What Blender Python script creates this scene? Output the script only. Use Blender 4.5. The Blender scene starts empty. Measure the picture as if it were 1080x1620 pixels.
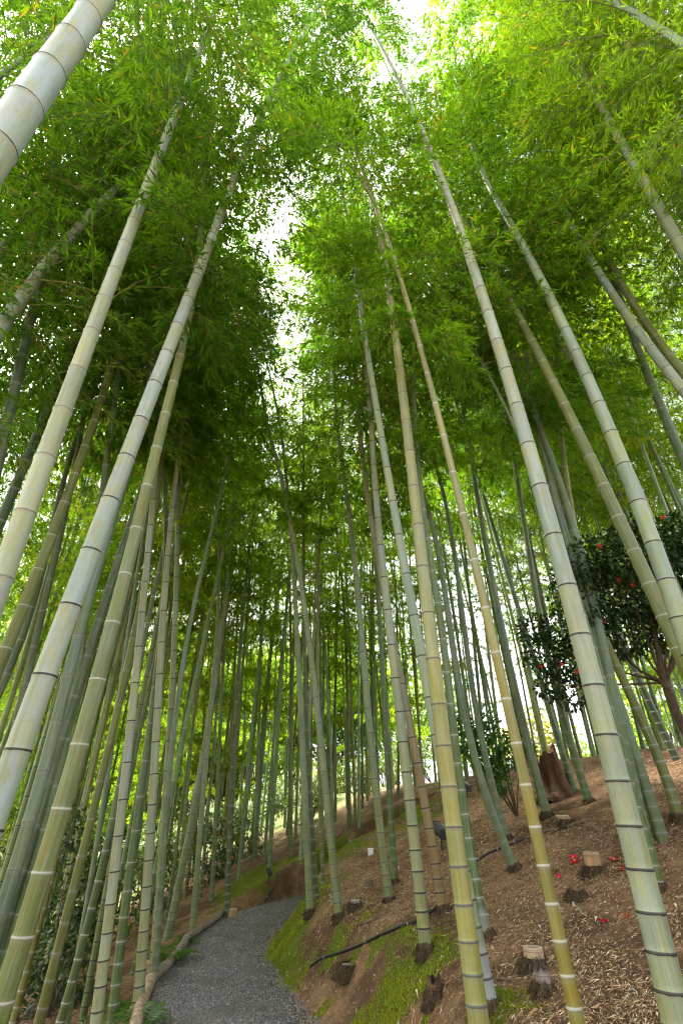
import bpy, math, random
import numpy as np
from mathutils import Vector

R = math.radians
rng = np.random.default_rng(7)
random.seed(7)
scene = bpy.context.scene
COL = scene.collection

# ------------------------------------------------------------------ camera
CAM_Z, TILT, F = 1.5, R(32.3), 765.0          # focal length in pixels of the 1080 x 1620 photograph
cT, sT = math.cos(TILT), math.sin(TILT)
CAM = np.array([0.0, 0.0, CAM_Z])
cam_data = bpy.data.cameras.new("camera")
cam = bpy.data.objects.new("camera", cam_data)
COL.objects.link(cam)
cam.location = CAM
cam.rotation_euler = (R(90) + TILT, 0, 0)
cam_data.sensor_fit = 'VERTICAL'
cam_data.sensor_height = 36.0
cam_data.lens = 36.0 * F / 1620.0
cam_data.clip_start = 0.05
cam_data.clip_end = 2000
scene.camera = cam


def ray(px, py):
    u, v = (px - 540.0) / F, (py - 810.0) / F
    return np.array([u, cT + v * sT, sT - v * cT])


def project(P):
    P = np.atleast_2d(P) - CAM
    zc = P[:, 1] * cT + P[:, 2] * sT
    up = -P[:, 1] * sT + P[:, 2] * cT
    zc = np.where(zc < 0.05, 0.05, zc)
    return 540 + F * P[:, 0] / zc, 810 - F * up / zc, zc


# ------------------------------------------------------------------ helpers
def new_mesh(name, V, faces, mats, mat_idx=None, smooth=False, attrs=None):
    """V (n,3); faces: (m,k) int array, or list of such arrays (different k)."""
    if not isinstance(faces, list):
        faces = [faces]
    faces = [np.asarray(f, dtype=np.int32) for f in faces if len(f)]
    me = bpy.data.meshes.new(name)
    V = np.asarray(V, dtype=np.float32)
    me.vertices.add(len(V))
    me.vertices.foreach_set("co", V.ravel())
    loops = np.concatenate([f.ravel() for f in faces])
    totals = np.concatenate([np.full(len(f), f.shape[1], dtype=np.int32) for f in faces])
    starts = np.concatenate([[0], np.cumsum(totals)[:-1]]).astype(np.int32)
    me.loops.add(len(loops))
    me.loops.foreach_set("vertex_index", loops)
    me.polygons.add(len(totals))
    me.polygons.foreach_set("loop_start", starts)
    me.polygons.foreach_set("loop_total", totals)
    for m in mats:
        me.materials.append(m)
    if mat_idx is not None:
        me.polygons.foreach_set("material_index", np.asarray(mat_idx, dtype=np.int32))
    me.polygons.foreach_set("use_smooth", np.full(len(totals), bool(smooth)))
    for k, (typ, data) in (attrs or {}).items():
        a = me.attributes.new(k, typ, 'POINT')
        key = {'FLOAT': 'value', 'FLOAT_VECTOR': 'vector', 'FLOAT_COLOR': 'color'}[typ]
        a.data.foreach_set(key, np.asarray(data, dtype=np.float32).ravel())
    me.update(calc_edges=True)
    me.validate()
    return me


def link(name, me, parent=None, color=None):
    o = bpy.data.objects.new(name, me)
    COL.objects.link(o)
    if parent is not None:
        o.parent = parent
    if color is not None:
        o.color = color
    return o


def tag(o, label=None, cat=None, group=None, kind=None):
    if label: o["label"] = label
    if cat: o["category"] = cat
    if group: o["group"] = group
    if kind: o["kind"] = kind
    return o


def thing(name, label, cat, loc, group=None, rz=0.0):
    o = bpy.data.objects.new(name, None)
    o.empty_display_size = 0.1
    COL.objects.link(o)
    o.location = loc
    o.rotation_euler = (0, 0, rz)
    return tag(o, label, cat, group)


class Geo:
    """collects vertices, quads/tris and per vertex colour"""
    def __init__(self):
        self.V, self.F4, self.F3, self.C, self.n = [], [], [], [], 0
        self.m4, self.m3 = [], []

    def add(self, V, F4=None, F3=None, col=(1, 1, 1), mi=0):
        V = np.asarray(V, float).reshape(-1, 3)
        self.V.append(V)
        c = np.asarray(col, float)
        if c.ndim == 1:
            c = np.tile(c, (len(V), 1))
        self.C.append(c)
        if F4 is not None and len(F4):
            self.F4.append(np.asarray(F4, int) + self.n); self.m4.append(np.full(len(F4), mi))
        if F3 is not None and len(F3):
            self.F3.append(np.asarray(F3, int) + self.n); self.m3.append(np.full(len(F3), mi))
        self.n += len(V)

    def tube(self, P, Rr, sides=8, col=(1, 1, 1), mi=0, cap=True):
        P = np.asarray(P, float); Rr = np.broadcast_to(np.asarray(Rr, float), (len(P),))
        T = np.gradient(P, axis=0)
        T /= np.linalg.norm(T, axis=1)[:, None] + 1e-9
        ref = np.array([0, 0, 1.0]) if abs(T[0][2]) < 0.9 else np.array([1.0, 0, 0])
        A = np.cross(T, ref); A /= np.linalg.norm(A, axis=1)[:, None] + 1e-9
        B = np.cross(T, A)
        a = np.linspace(0, 2 * np.pi, sides, endpoint=False)
        V = P[:, None, :] + Rr[:, None, None] * (np.cos(a)[None, :, None] * A[:, None, :] + np.sin(a)[None, :, None] * B[:, None, :])
        n = len(P)
        i = np.arange(n - 1)[:, None] * sides; j = np.arange(sides)[None, :]; k = (j + 1) % sides
        q = np.stack([i + j, i + k, i + sides + k, i + sides + j], -1).reshape(-1, 4)
        self.add(V.reshape(-1, 3), q, None, col, mi)
        if cap:
            for e, rev in ((0, 0), (n - 1, 1)):
                ring = V[e]; c = ring.mean(0)
                f = [(x, (x + 1) % sides, sides) if rev else ((x + 1) % sides, x, sides) for x in range(sides)]
                self.add(np.vstack([ring, c]), None, f, col, mi)

    def mesh(self, name, mats, smooth=False):
        V = np.concatenate(self.V); C = np.concatenate(self.C)
        fs, ms = [], []
        if self.F4: fs.append(np.concatenate(self.F4)); ms.append(np.concatenate(self.m4))
        if self.F3: fs.append(np.concatenate(self.F3)); ms.append(np.concatenate(self.m3))
        C4 = np.concatenate([C, np.ones((len(C), 1))], 1)
        return new_mesh(name, V, fs, mats, np.concatenate(ms), smooth, {"col": ('FLOAT_COLOR', C4)})


# smooth value noise on a lattice
_lat = np.random.default_rng(3).random((256, 256))


def vnoise(x, y, s):
    x = np.asarray(x, float) / s + 1000.3; y = np.asarray(y, float) / s + 1000.7
    xi, yi = np.floor(x).astype(int), np.floor(y).astype(int)
    fx, fy = x - xi, y - yi
    fx = fx * fx * (3 - 2 * fx); fy = fy * fy * (3 - 2 * fy)
    g = lambda a, b: _lat[a % 256, b % 256]
    return (g(xi, yi) * (1 - fx) + g(xi + 1, yi) * fx) * (1 - fy) + (g(xi, yi + 1) * (1 - fx) + g(xi + 1, yi + 1) * fx) * fy - 0.5


def sstep(a, b, x):
    t = np.clip((np.asarray(x, float) - a) / (b - a), 0, 1)
    return t * t * (3 - 2 * t)


# ------------------------------------------------------------------ terrain
PY = np.array([-6, 0, 3, 5, 6, 7, 8.2, 9, 10, 11, 11.6, 12.2, 12.8, 13.4, 14.0])
PXL = np.array([-1.0, -.9, -1.05, -1.42, -1.68, -1.98, -2.12, -2.16, -2.16, -2.02, -1.72, -1.2, -.5, .3, 1.1])
PXR = np.array([.3, .35, .25, -.05, -.33, -.67, -1.05, -1.12, -1.06, -.95, -.55, .1, .9, 1.7, 2.5])


def path_lr(y):
    y = np.asarray(y, float)
    return np.interp(y, PY, PXL), np.interp(y, PY, PXR)


def path_z(y):
    return np.interp(y, [-8, 9, 10, 11.6, 13, 14.5], [0, 0, .02, .06, .2, .5])


def plane_z(x, y):
    g = -.22 + .35 * x + .1 * y
    # the right hill levels off, the left slope runs out into a valley and rises again far away
    g = np.where(g > 1.7, 1.7 + 1.15 * np.tanh((g - 1.7) / 1.15), g)
    g = np.where(g < -1.2, -1.2 + 2.2 * np.tanh((g + 1.2) / 2.2), g)
    r = np.hypot(x, y)
    g = g * (1 - .0 * r) + 13 * sstep(38, 130, r) * sstep(.15, -.5, x / (r + 1e-6)) + 5 * sstep(40, 140, r)
    return g


def terrain(x, y, rough=True):
    x = np.asarray(x, float); y = np.asarray(y, float)
    g = plane_z(x, y)
    if rough:
        g = g + .16 * vnoise(x, y, 1.9) + .07 * vnoise(x, y, .55) + .03 * vnoise(x, y, .2)
    L, Rr = path_lr(y)
    pz = path_z(y)
    inside_y = sstep(14.2, 13.2, y)
    # bank: the hill starts with a rounded mossy step right of the path
    bank = .14 * sstep(0, .3, x - Rr) * sstep(1.6, .3, x - Rr)
    wR = sstep(-.04, .85, x - Rr)
    wL = sstep(.05, .4, L - x)
    w = np.where(x > Rr, wR, np.where(x < L, wL, 0.0))
    w = 1 - (1 - w) * inside_y
    return pz * (1 - w) + (g + bank * inside_y) * w - .03 * (1 - w)


def tz(x, y):
    return float(terrain(np.array([x]), np.array([y]))[0])


def hit_ground(px, py):
    d = ray(px, py)
    t = np.linspace(.8, 60, 6000)
    P = CAM + t[:, None] * d
    below = P[:, 2] < terrain(P[:, 0], P[:, 1])
    if not below.any():
        return P[-1]
    k = int(np.argmax(below))
    return P[k]


# ------------------------------------------------------------------ node helpers
def material(name):
    m = bpy.data.materials.new(name)
    m.use_nodes = True
    nt = m.node_tree
    for n in list(nt.nodes):
        nt.nodes.remove(n)
    out = nt.nodes.new("ShaderNodeOutputMaterial")
    return m, nt, out


def N(nt, typ, **kw):
    n = nt.nodes.new(typ)
    for k, v in kw.items():
        if k.startswith("i_"):
            n.inputs[k[2:].replace("_", " ")].default_value = v
        elif k.startswith("n_"):
            n.inputs[int(k[2:])].default_value = v
        else:
            setattr(n, k, v)
    return n


def math_n(nt, op, a, b=None, clamp=False):
    n = nt.nodes.new("ShaderNodeMath"); n.operation = op; n.use_clamp = clamp
    for i, v in enumerate((a, b)):
        if v is None: continue
        if hasattr(v, "is_linked") or hasattr(v, "links"):
            nt.links.new(v, n.inputs[i])
        else:
            n.inputs[i].default_value = v
    return n.outputs[0]


def mix_col(nt, fac, a, b, blend='MIX'):
    n = nt.nodes.new("ShaderNodeMix"); n.data_type = 'RGBA'; n.blend_type = blend
    for s, v in ((n.inputs[0], fac), (n.inputs[6], a), (n.inputs[7], b)):
        if hasattr(v, "links"):
            nt.links.new(v, s)
        else:
            s.default_value = v if not isinstance(v, tuple) else (*v[:3], 1)
    return n.outputs[2]


def maprange(nt, v, a, b, c=0.0, d=1.0, smooth=True):
    n = nt.nodes.new("ShaderNodeMapRange")
    if smooth: n.interpolation_type = 'SMOOTHSTEP'
    nt.links.new(v, n.inputs[0])
    for i, q in zip((1, 2, 3, 4), (a, b, c, d)):
        n.inputs[i].default_value = q
    return n.outputs[0]


def attr(nt, name):
    return N(nt, "ShaderNodeAttribute", attribute_name=name)


def noise(nt, vec, scale, detail=4, rough=.55):
    n = N(nt, "ShaderNodeTexNoise")
    n.inputs["Scale"].default_value = scale
    n.inputs["Detail"].default_value = detail
    n.inputs["Roughness"].default_value = rough
    if vec is not None: nt.links.new(vec, n.inputs["Vector"])
    return n.outputs["Fac"]


def scaled(nt, vec, s):
    n = N(nt, "ShaderNodeVectorMath", operation='MULTIPLY')
    nt.links.new(vec, n.inputs[0]); n.inputs[1].default_value = s
    return n.outputs[0]


def bump(nt, h, strength, dist, normal=None):
    n = N(nt, "ShaderNodeBump")
    n.inputs["Strength"].default_value = strength
    n.inputs["Distance"].default_value = dist
    nt.links.new(h, n.inputs["Height"])
    if normal is not None: nt.links.new(normal, n.inputs["Normal"])
    return n.outputs[0]


def principled(nt, out, col, rough=.6, spec=.4, normal=None):
    p = N(nt, "ShaderNodeBsdfPrincipled")
    if hasattr(col, "links"): nt.links.new(col, p.inputs["Base Color"])
    else: p.inputs["Base Color"].default_value = (*col, 1)
    if hasattr(rough, "links"): nt.links.new(rough, p.inputs["Roughness"])
    else: p.inputs["Roughness"].default_value = rough
    p.inputs["Specular IOR Level"].default_value = spec
    if normal is not None: nt.links.new(normal, p.inputs["Normal"])
    nt.links.new(p.outputs[0], out.inputs[0])
    return p


# ------------------------------------------------------------------ materials
def leaf_material(name, trans=.5, rough=.45, spec=.35):
    m, nt, out = material(name)
    a = attr(nt, "col")
    oi = N(nt, "ShaderNodeObjectInfo")
    c = mix_col(nt, 1.0, a.outputs["Color"], oi.outputs["Color"], 'MULTIPLY')
    p = N(nt, "ShaderNodeBsdfPrincipled")
    nt.links.new(c, p.inputs["Base Color"])
    p.inputs["Roughness"].default_value = rough
    p.inputs["Specular IOR Level"].default_value = spec
    t = N(nt, "ShaderNodeBsdfTranslucent")
    tc = mix_col(nt, 1.0, c, (2.15, 1.95, .6), 'MULTIPLY')
    nt.links.new(tc, t.inputs[0])
    mx = N(nt, "ShaderNodeMixShader"); mx.inputs[0].default_value = trans
    nt.links.new(p.outputs[0], mx.inputs[1]); nt.links.new(t.outputs[0], mx.inputs[2])
    nt.links.new(mx.outputs[0], out.inputs[0])
    return m


def plain_material(name, rough=.7, spec=.3, nscale=40, namp=.35, bumpd=.004, stretch=None):
    m, nt, out = material(name)
    a = attr(nt, "col")
    tc = N(nt, "ShaderNodeTexCoord").outputs["Object"]
    v = tc if stretch is None else scaled(nt, tc, stretch)
    n = noise(nt, v, nscale, 5, .6)
    f = maprange(nt, n, .3, .7, 1 - namp, 1 + namp, False)
    h = N(nt, "ShaderNodeVectorMath", operation='SCALE')
    nt.links.new(a.outputs["Color"], h.inputs[0]); nt.links.new(f, h.inputs["Scale"])
    principled(nt, out, h.outputs[0], rough, spec, bump(nt, n, .6, bumpd))
    return m


MAT_LEAF = leaf_material("bamboo_leaf", .64)
MAT_BROADLEAF = leaf_material("glossy_broad_leaf", .25, .42, .3)
MAT_FERN = leaf_material("fern_leaf", .4)
MAT_MOSS = leaf_material("moss_blade", .35, .8, .1)
MAT_PETAL = leaf_material("petal", .3, .6, .2)
MAT_TWIG = plain_material("twig", .6, .3, 30, .25)
MAT_WOOD = plain_material("weathered_wood", .85, .15, 14, .55, .012, (1, 1, .12))
MAT_STRAW = plain_material("dry_straw", .75, .2, 25, .3)
MAT_ROOT = plain_material("root_fibre", .9, .1, 40, .5)
MAT_STONE = plain_material("stone", .8, .3, 60, .3)
MAT_CUTBAMBOO = plain_material("cut_bamboo", .6, .3, 22, .3, .002, (1, 1, .2))
MAT_BLACK = plain_material("black_plastic", .42, .5, 30, .2, .001)
MAT_WHITE = plain_material("white_plastic", .5, .4, 30, .08, .001)
MAT_BARK = plain_material("bark", .85, .2, 18, .45, .01)


def culm_material():
    m, nt, out = material("bamboo_culm")
    col = attr(nt, "col").outputs["Color"]
    da = attr(nt, "da").outputs["Fac"]
    db = attr(nt, "db").outputs["Fac"]
    cs = attr(nt, "cs").outputs["Vector"]
    oi = N(nt, "ShaderNodeObjectInfo")
    base = mix_col(nt, 1.0, mix_col(nt, 1.0, col, oi.outputs["Color"], 'MULTIPLY'), (.51, .565, .565), 'MULTIPLY')
    # object-random offset for the blotches
    off = N(nt, "ShaderNodeVectorMath", operation='ADD')
    rv = N(nt, "ShaderNodeCombineXYZ")
    r10 = math_n(nt, 'MULTIPLY', oi.outputs["Random"], 37.0)
    for i in range(3): nt.links.new(r10, rv.inputs[i])
    nt.links.new(cs, off.inputs[0]); nt.links.new(rv.outputs[0], off.inputs[1])
    v = off.outputs[0]
    streak = noise(nt, scaled(nt, v, (1, 1, .03)), 75, 5, .65)       # long fibres
    streak2 = noise(nt, scaled(nt, v, (1, 1, .07)), 26, 4, .65)
    blot = noise(nt, scaled(nt, v, (1, 1, .22)), 24, 6, .7)           # waxy bloom, worn in patches
    speck = noise(nt, scaled(nt, v, (1, 1, .6)), 170, 2, .5)
    ye = mix_col(nt, maprange(nt, blot, .44, .62, 0, .8), base,
                 mix_col(nt, 1.0, base, (1.12, .98, .56), 'MULTIPLY'))
    gr = mix_col(nt, maprange(nt, streak2, .46, .66, 0, .75), ye, mix_col(nt, 1.0, ye, (.72, .84, .70), 'MULTIPLY'))
    st = mix_col(nt, maprange(nt, streak, .48, .68, 0, .65), gr, mix_col(nt, .55, gr, (.33, .36, .30)))
    dk = mix_col(nt, maprange(nt, speck, .62, .74, 0, .7), st, mix_col(nt, 1.0, st, (.6, .58, .5), 'MULTIPLY'))
    stain = noise(nt, scaled(nt, v, (1, 1, .5)), 6, 6, .7)
    dk = mix_col(nt, maprange(nt, stain, .5, .7, 0, .5), dk, mix_col(nt, 1.0, dk, (.70, .68, .60), 'MULTIPLY'))
    # wax below each node, dirt line on it
    wax = mix_col(nt, maprange(nt, db, .004, .04, .2, 0), dk, (.33, .35, .31))
    ragged = math_n(nt, 'MULTIPLY', maprange(nt, streak2, .3, .7, .5, 1.5, False), 1.0)
    db2 = math_n(nt, 'DIVIDE', db, ragged)
    line = math_n(nt, 'MAXIMUM', maprange(nt, da, .006, .009, 1, 0), maprange(nt, db2, .003, .006, 1, 0))
    ringcol = mix_col(nt, oi.outputs["Alpha"], (.36, .36, .30), (.028, .024, .018))
    fin = mix_col(nt, line, wax, ringcol)
    b = bump(nt, streak, .25, .0015)
    principled(nt, out, fin, maprange(nt, blot, .3, .7, .38, .6), .4, b)
    return m


MAT_CULM = culm_material()


def ground_material():
    m, nt, out = material("litter_and_moss_ground")
    tc = N(nt, "ShaderNodeTexCoord").outputs["Object"]
    moss = attr(nt, "moss").outputs["Fac"]
    far = attr(nt, "far").outputs["Fac"]
    big = noise(nt, tc, .9, 5, .6)
    mid = noise(nt, tc, 7, 6, .65)
    fine = noise(nt, tc, 60, 6, .7)
    w = N(nt, "ShaderNodeVectorMath", operation='MULTIPLY_ADD')
    nz = N(nt, "ShaderNodeTexNoise"); nz.inputs["Scale"].default_value = 3.0
    nt.links.new(tc, nz.inputs["Vector"])
    nt.links.new(nz.outputs["Color"], w.inputs[0]); w.inputs[1].default_value = (.5, .5, .5); nt.links.new(tc, w.inputs[2])
    f1 = noise(nt, scaled(nt, w.outputs[0], (18, 150, 110)), 1, 3, .6)
    f2 = noise(nt, scaled(nt, w.outputs[0], (140, 22, 110)), 1, 3, .6)
    fib = math_n(nt, 'MAXIMUM', f1, f2)
    c = mix_col(nt, maprange(nt, mid, .3, .7), (.145, .075, .038), (.31, .175, .090))
    c = mix_col(nt, maprange(nt, fib, .56, .72), c, (.58, .42, .26))
    c = mix_col(nt, maprange(nt, fine, .56, .75, 0, .6), c, (.06, .034, .018))
    c = mix_col(nt, maprange(nt, big, .44, .6, 0, .7), c, (.075, .042, .024))
    mc = mix_col(nt, maprange(nt, fine, .35, .65), (.045, .075, .008), (.20, .235, .018))
    mc = mix_col(nt, maprange(nt, mid, .45, .7, 0, .5), mc, (.115, .085, .025))
    mm = math_n(nt, 'ADD', moss, math_n(nt, 'MULTIPLY', math_n(nt, 'SUBTRACT', mid, .5), 1.4))
    c = mix_col(nt, maprange(nt, mm, .38, .62), c, mc)
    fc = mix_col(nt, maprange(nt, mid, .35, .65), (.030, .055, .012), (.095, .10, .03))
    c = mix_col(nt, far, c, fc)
    h = math_n(nt, 'ADD', math_n(nt, 'MULTIPLY', fib, .6), fine)
    b = bump(nt, h, .9, .02, bump(nt, mid, .6, .08))
    principled(nt, out, c, .92, .12, b)
    return m


def gravel_material():
    m, nt, out = material("grey_gravel")
    tc = N(nt, "ShaderNodeTexCoord").outputs["Object"]
    v = N(nt, "ShaderNodeTexVoronoi"); v.inputs["Scale"].default_value = 95; nt.links.new(tc, v.inputs["Vector"])
    v2 = N(nt, "ShaderNodeTexVoronoi"); v2.inputs["Scale"].default_value = 190; nt.links.new(tc, v2.inputs["Vector"])
    sep = N(nt, "ShaderNodeSeparateColor"); nt.links.new(v.outputs["Color"], sep.inputs[0])
    big = noise(nt, tc, 1.6, 4, .6)
    c = mix_col(nt, sep.outputs[0], (.115, .110, .104), (.30, .29, .275))
    c = mix_col(nt, maprange(nt, sep.outputs[1], .93, .97, 0, .8), c, (.36, .34, .31))
    c = mix_col(nt, maprange(nt, sep.outputs[2], .8, .95, 0, .5), c, (.13, .095, .07))
    c = mix_col(nt, maprange(nt, v.outputs["Distance"], .3, .7, 0, .75), c, (.022, .02, .019))
    edge = attr(nt, "edge").outputs["Fac"]
    e2 = math_n(nt, 'ADD', edge, math_n(nt, 'MULTIPLY', math_n(nt, 'SUBTRACT', noise(nt, tc, 6, 5, .6), .5), 1.3))
    c = mix_col(nt, maprange(nt, e2, .45, .85, 0, .8), c, (.085, .052, .03))
    c = mix_col(nt, maprange(nt, big, .5, .7, 0, .3), c, (.035, .033, .032))
    h = math_n(nt, 'SUBTRACT', math_n(nt, 'MULTIPLY', v2.outputs["Distance"], -.5), v.outputs["Distance"])
    principled(nt, out, c, .82, .3, bump(nt, h, 1.0, .012))
    return m


MAT_GROUND = ground_material()
MAT_GRAVEL = gravel_material()

# ------------------------------------------------------------------ ground sheet
def graded(lo, hi, step, far, ratio=1.16):
    a = list(np.arange(lo, hi + 1e-6, step))
    s = step
    x = a[-1]
    while x < far:
        s *= ratio; x += s; a.append(x)
    s = step; x = a[0]; pre = []
    while x > -far:
        s *= ratio; x -= s; pre.append(x)
    return np.array(pre[::-1] + a)


gx = graded(-4.5, 8, .06, 900); gy = graded(1.0, 16, .06, 900)
GX, GY = np.meshgrid(gx, gy)
GZ = terrain(GX, GY)


def moss_amount(x, y):
    L, Rr = path_lr(y)
    d = x - Rr
    m = .6 * sstep(6.5, 7.6, y + .5 * vnoise(x, y, .5)) * sstep(-.08, .06, d) * sstep(1.05, .1, d) * (.1 + 1.1 * sstep(-.05, .35, vnoise(x, y + 3, .7) + .7 * vnoise(x + 5, y, .21) + .4 * vnoise(x, y + 9, .09)))
    m = m + .55 * sstep(.14, .3, vnoise(x + 20, y, .8)) * sstep(2.2, .4, d) * sstep(-.1, .1, d) * sstep(4.0, 5.2, y)
    m = np.maximum(m, 1.5 * np.exp(-((x + .72) ** 2 / .10 + (y - 7.8) ** 2 / .7)) * (.85 + .8 * vnoise(x, y, .3) + .8 * vnoise(x, y, .11)))
    m = m + .75 * sstep(7.6, 6.6, y) * sstep(-.05, .1, d) * sstep(1.5, .5, d) * sstep(-.05, .35, vnoise(x + 7, y, .6) + .7 * vnoise(x, y + 2, .2) + .4 * vnoise(x + 3, y, .09))
    m = np.maximum(m, 1.2 * np.exp(-((x + .6) ** 2 / 1.1 + (y - 13.5) ** 2 / .6)) * (.85 + .8 * vnoise(x, y, .4)))
    # mossy bank where the path disappears, and the shelf beyond it
    m = np.maximum(m, 1.1 * np.exp(-((x + 1.95) ** 2 / .5 + (y - 12.9) ** 2 / 1.2)))
    m = np.maximum(m, .9 * np.exp(-((x + .3) ** 2 / 1.6 + (y - 11.4) ** 2 / 2.0)) * (.6 + vnoise(x, y, .7)))
    m = np.maximum(m, .95 * np.exp(-((x - 1.5) ** 2 / 1.0 + (y - 12.5) ** 2 / 4.0)) * (.7 + vnoise(x, y, .7)))
    m = np.maximum(m, .75 * sstep(.0, .5, L - x) * sstep(1.4, .5, L - x) * (.5 + 1.4 * vnoise(x, y, .6)))
    m = np.maximum(m, .8 * sstep(14, 20, y) * sstep(2.5, -1, x) * (.5 + 1.2 * vnoise(x, y, 1.5)))
    return np.clip(m, 0, 1.2)


nx, ny = len(gx), len(gy)
idx = np.arange(nx * ny).reshape(ny, nx)
quads = np.stack([idx[:-1, :-1], idx[:-1, 1:], idx[1:, 1:], idx[1:, :-1]], -1).reshape(-1, 4)
Vg = np.stack([GX, GY, GZ], -1).reshape(-1, 3)
rr = np.hypot(Vg[:, 0], Vg[:, 1])
me = new_mesh("ground", Vg, quads, [MAT_GROUND], smooth=True,
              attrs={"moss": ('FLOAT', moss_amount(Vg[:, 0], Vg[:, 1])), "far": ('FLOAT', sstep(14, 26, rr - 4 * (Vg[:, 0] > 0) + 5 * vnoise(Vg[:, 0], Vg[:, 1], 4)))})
tag(link("ground", me), kind="structure")

# gravel path sheet
ys = np.arange(-3, 14.01, .05); nu = 22
PV, PE = [], []
for y in ys:
    L, Rr = path_lr(y)
    L = L - .03; Rr = Rr + .10 + .05 * math.sin(y * 5.1) + .04 * math.sin(y * 11.3)
    t = np.linspace(0, 1, nu)
    x = L + (Rr - L) * t
    z = path_z(y) + .012 * vnoise(x, np.full(nu, y), .3) + .03 * (1 - (2 * t - 1) ** 2) + .004 - .03 * t ** 8
    PV.append(np.stack([x, np.full(nu, y), z], 1)); PE.append(np.abs(2 * t - 1) ** 4 * .5 + .5 * t ** 6)
PV = np.concatenate(PV); PE = np.concatenate(PE)
ii = np.arange(len(ys) * nu).reshape(len(ys), nu)
pq = np.stack([ii[:-1, :-1], ii[:-1, 1:], ii[1:, 1:], ii[1:, :-1]], -1).reshape(-1, 4)
tag(link("path", new_mesh("path", PV, pq, [MAT_GRAVEL], smooth=True, attrs={"edge": ('FLOAT', PE)})), kind="structure")


def path_surface(x, y):
    L, Rr = path_lr(y)
    t = np.clip((x - L) / (Rr - L), 0, 1)
    return path_z(y) + .03 * (1 - (2 * t - 1) ** 2) + .004


# ------------------------------------------------------------------ bamboo foliage
def norm(v):
    return v / (np.linalg.norm(v, axis=-1, keepdims=True) + 1e-9)


def branch_template(r, L=1.6, leaf=.125, dens=1.0):
    """one drooping side branch along +X from the origin: (leaf quads (n,4,3), leaf shade (n,), twig polylines)"""
    twigs = []
    t = np.linspace(0, 1, 9)
    side = r.normal(0, .10)
    axis = np.stack([L * t * (.95 - .1 * t), side * L * t ** 2, L * (.55 * t - .68 * t ** 2)], 1)
    twigs.append((axis, .007, .0018))
    LV, LD, LS = [], [], []

    def fan(p, d, n):
        d = norm(d)
        for k in range(n):
            dd = norm(d + r.normal(0, .42, 3) + np.array([0, 0, -.22]))
            ln = leaf * r.uniform(.62, 1.12)
            LV.append((p + dd * .012, dd, ln)); LS.append(r.uniform(0, 1))
    K = int(17 * dens)
    for k in range(K):
        tt = .16 + .84 * (k + r.uniform(-.3, .3)) / (K - 1)
        tt = min(max(tt, .1), 1.0)
        p0 = np.array([np.interp(tt, t, axis[:, i]) for i in range(3)])
        ang = (1 if k % 2 else -1) * r.uniform(.5, 1.15) * (1 if k < K - 2 else .2)
        ln = L * r.uniform(.26, .5) * (1.1 - .55 * tt)
        s = np.linspace(0, 1, 5)
        up = r.uniform(-.25, .35)
        tw = p0 + np.stack([ln * s * math.cos(ang), ln * s * math.sin(ang), ln * (up * s - .35 * s ** 2)], 1)
        twigs.append((tw, .0028, .0012))
        nf = 5
        for q in range(1, nf + 1):
            sq = q / nf
            pp = np.array([np.interp(sq, s, tw[:, i]) for i in range(3)])
            d = tw[-1] - tw[0]
            a2 = r.normal(0, .6) if q < nf else 0
            d = np.array([d[0] * math.cos(a2) - d[1] * math.sin(a2), d[0] * math.sin(a2) + d[1] * math.cos(a2), d[2] - .1 * L * .3])
            fan(pp, d, r.integers(3, 6) if q < nf else r.integers(4, 7))
    P = np.array([a for a, b, c in LV]); D = np.array([b for a, b, c in LV]); LN = np.array([c for a, b, c in LV])[:, None]
    up = np.array([0, 0, 1.0]) + r.normal(0, .45, (len(P), 3))
    W = norm(np.cross(D, up))
    nrm = norm(np.cross(W, D))
    w = LN * r.uniform(.062, .085, LN.shape)
    A = P
    T = P + D * LN - np.array([0, 0, 1]) * LN * .10
    M = P + D * LN * .36 + nrm * LN * .02
    quad = np.stack([A, M + W * w, T, M - W * w], 1)
    return quad, np.array(LS), twigs


_tr = np.random.default_rng(11)
TEMPL = [branch_template(_tr) for _ in range(14)]
TEMPL_FAR = [branch_template(_tr, leaf=.15, dens=.75) for _ in range(8)]


def tube_arrays(poly, r0, r1, sides=3):
    T = np.gradient(poly, axis=0); T = norm(T)
    ref = np.array([.3, .2, 1.0])
    A = norm(np.cross(T, ref)); B = np.cross(T, A)
    a = np.linspace(0, 2 * np.pi, sides, endpoint=False)
    rad = np.linspace(r0, r1, len(poly))
    V = poly[:, None] + rad[:, None, None] * (np.cos(a)[None, :, None] * A[:, None] + np.sin(a)[None, :, None] * B[:, None])
    n = len(poly)
    i = np.arange(n - 1)[:, None] * sides; j = np.arange(sides)[None]; k = (j + 1) % sides
    return V.reshape(-1, 3), np.stack([i + j, i + k, i + sides + k, i + sides + j], -1).reshape(-1, 4)


for T_ in (TEMPL, TEMPL_FAR):
    for i, (q, s, tw) in enumerate(T_):
        vs, fs, n = [], [], 0
        for (poly, r0, r1) in tw:
            v, f = tube_arrays(poly, r0, r1); vs.append(v); fs.append(f + n); n += len(v)
        T_[i] = (q, s, np.concatenate(vs), np.concatenate(fs))

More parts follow.
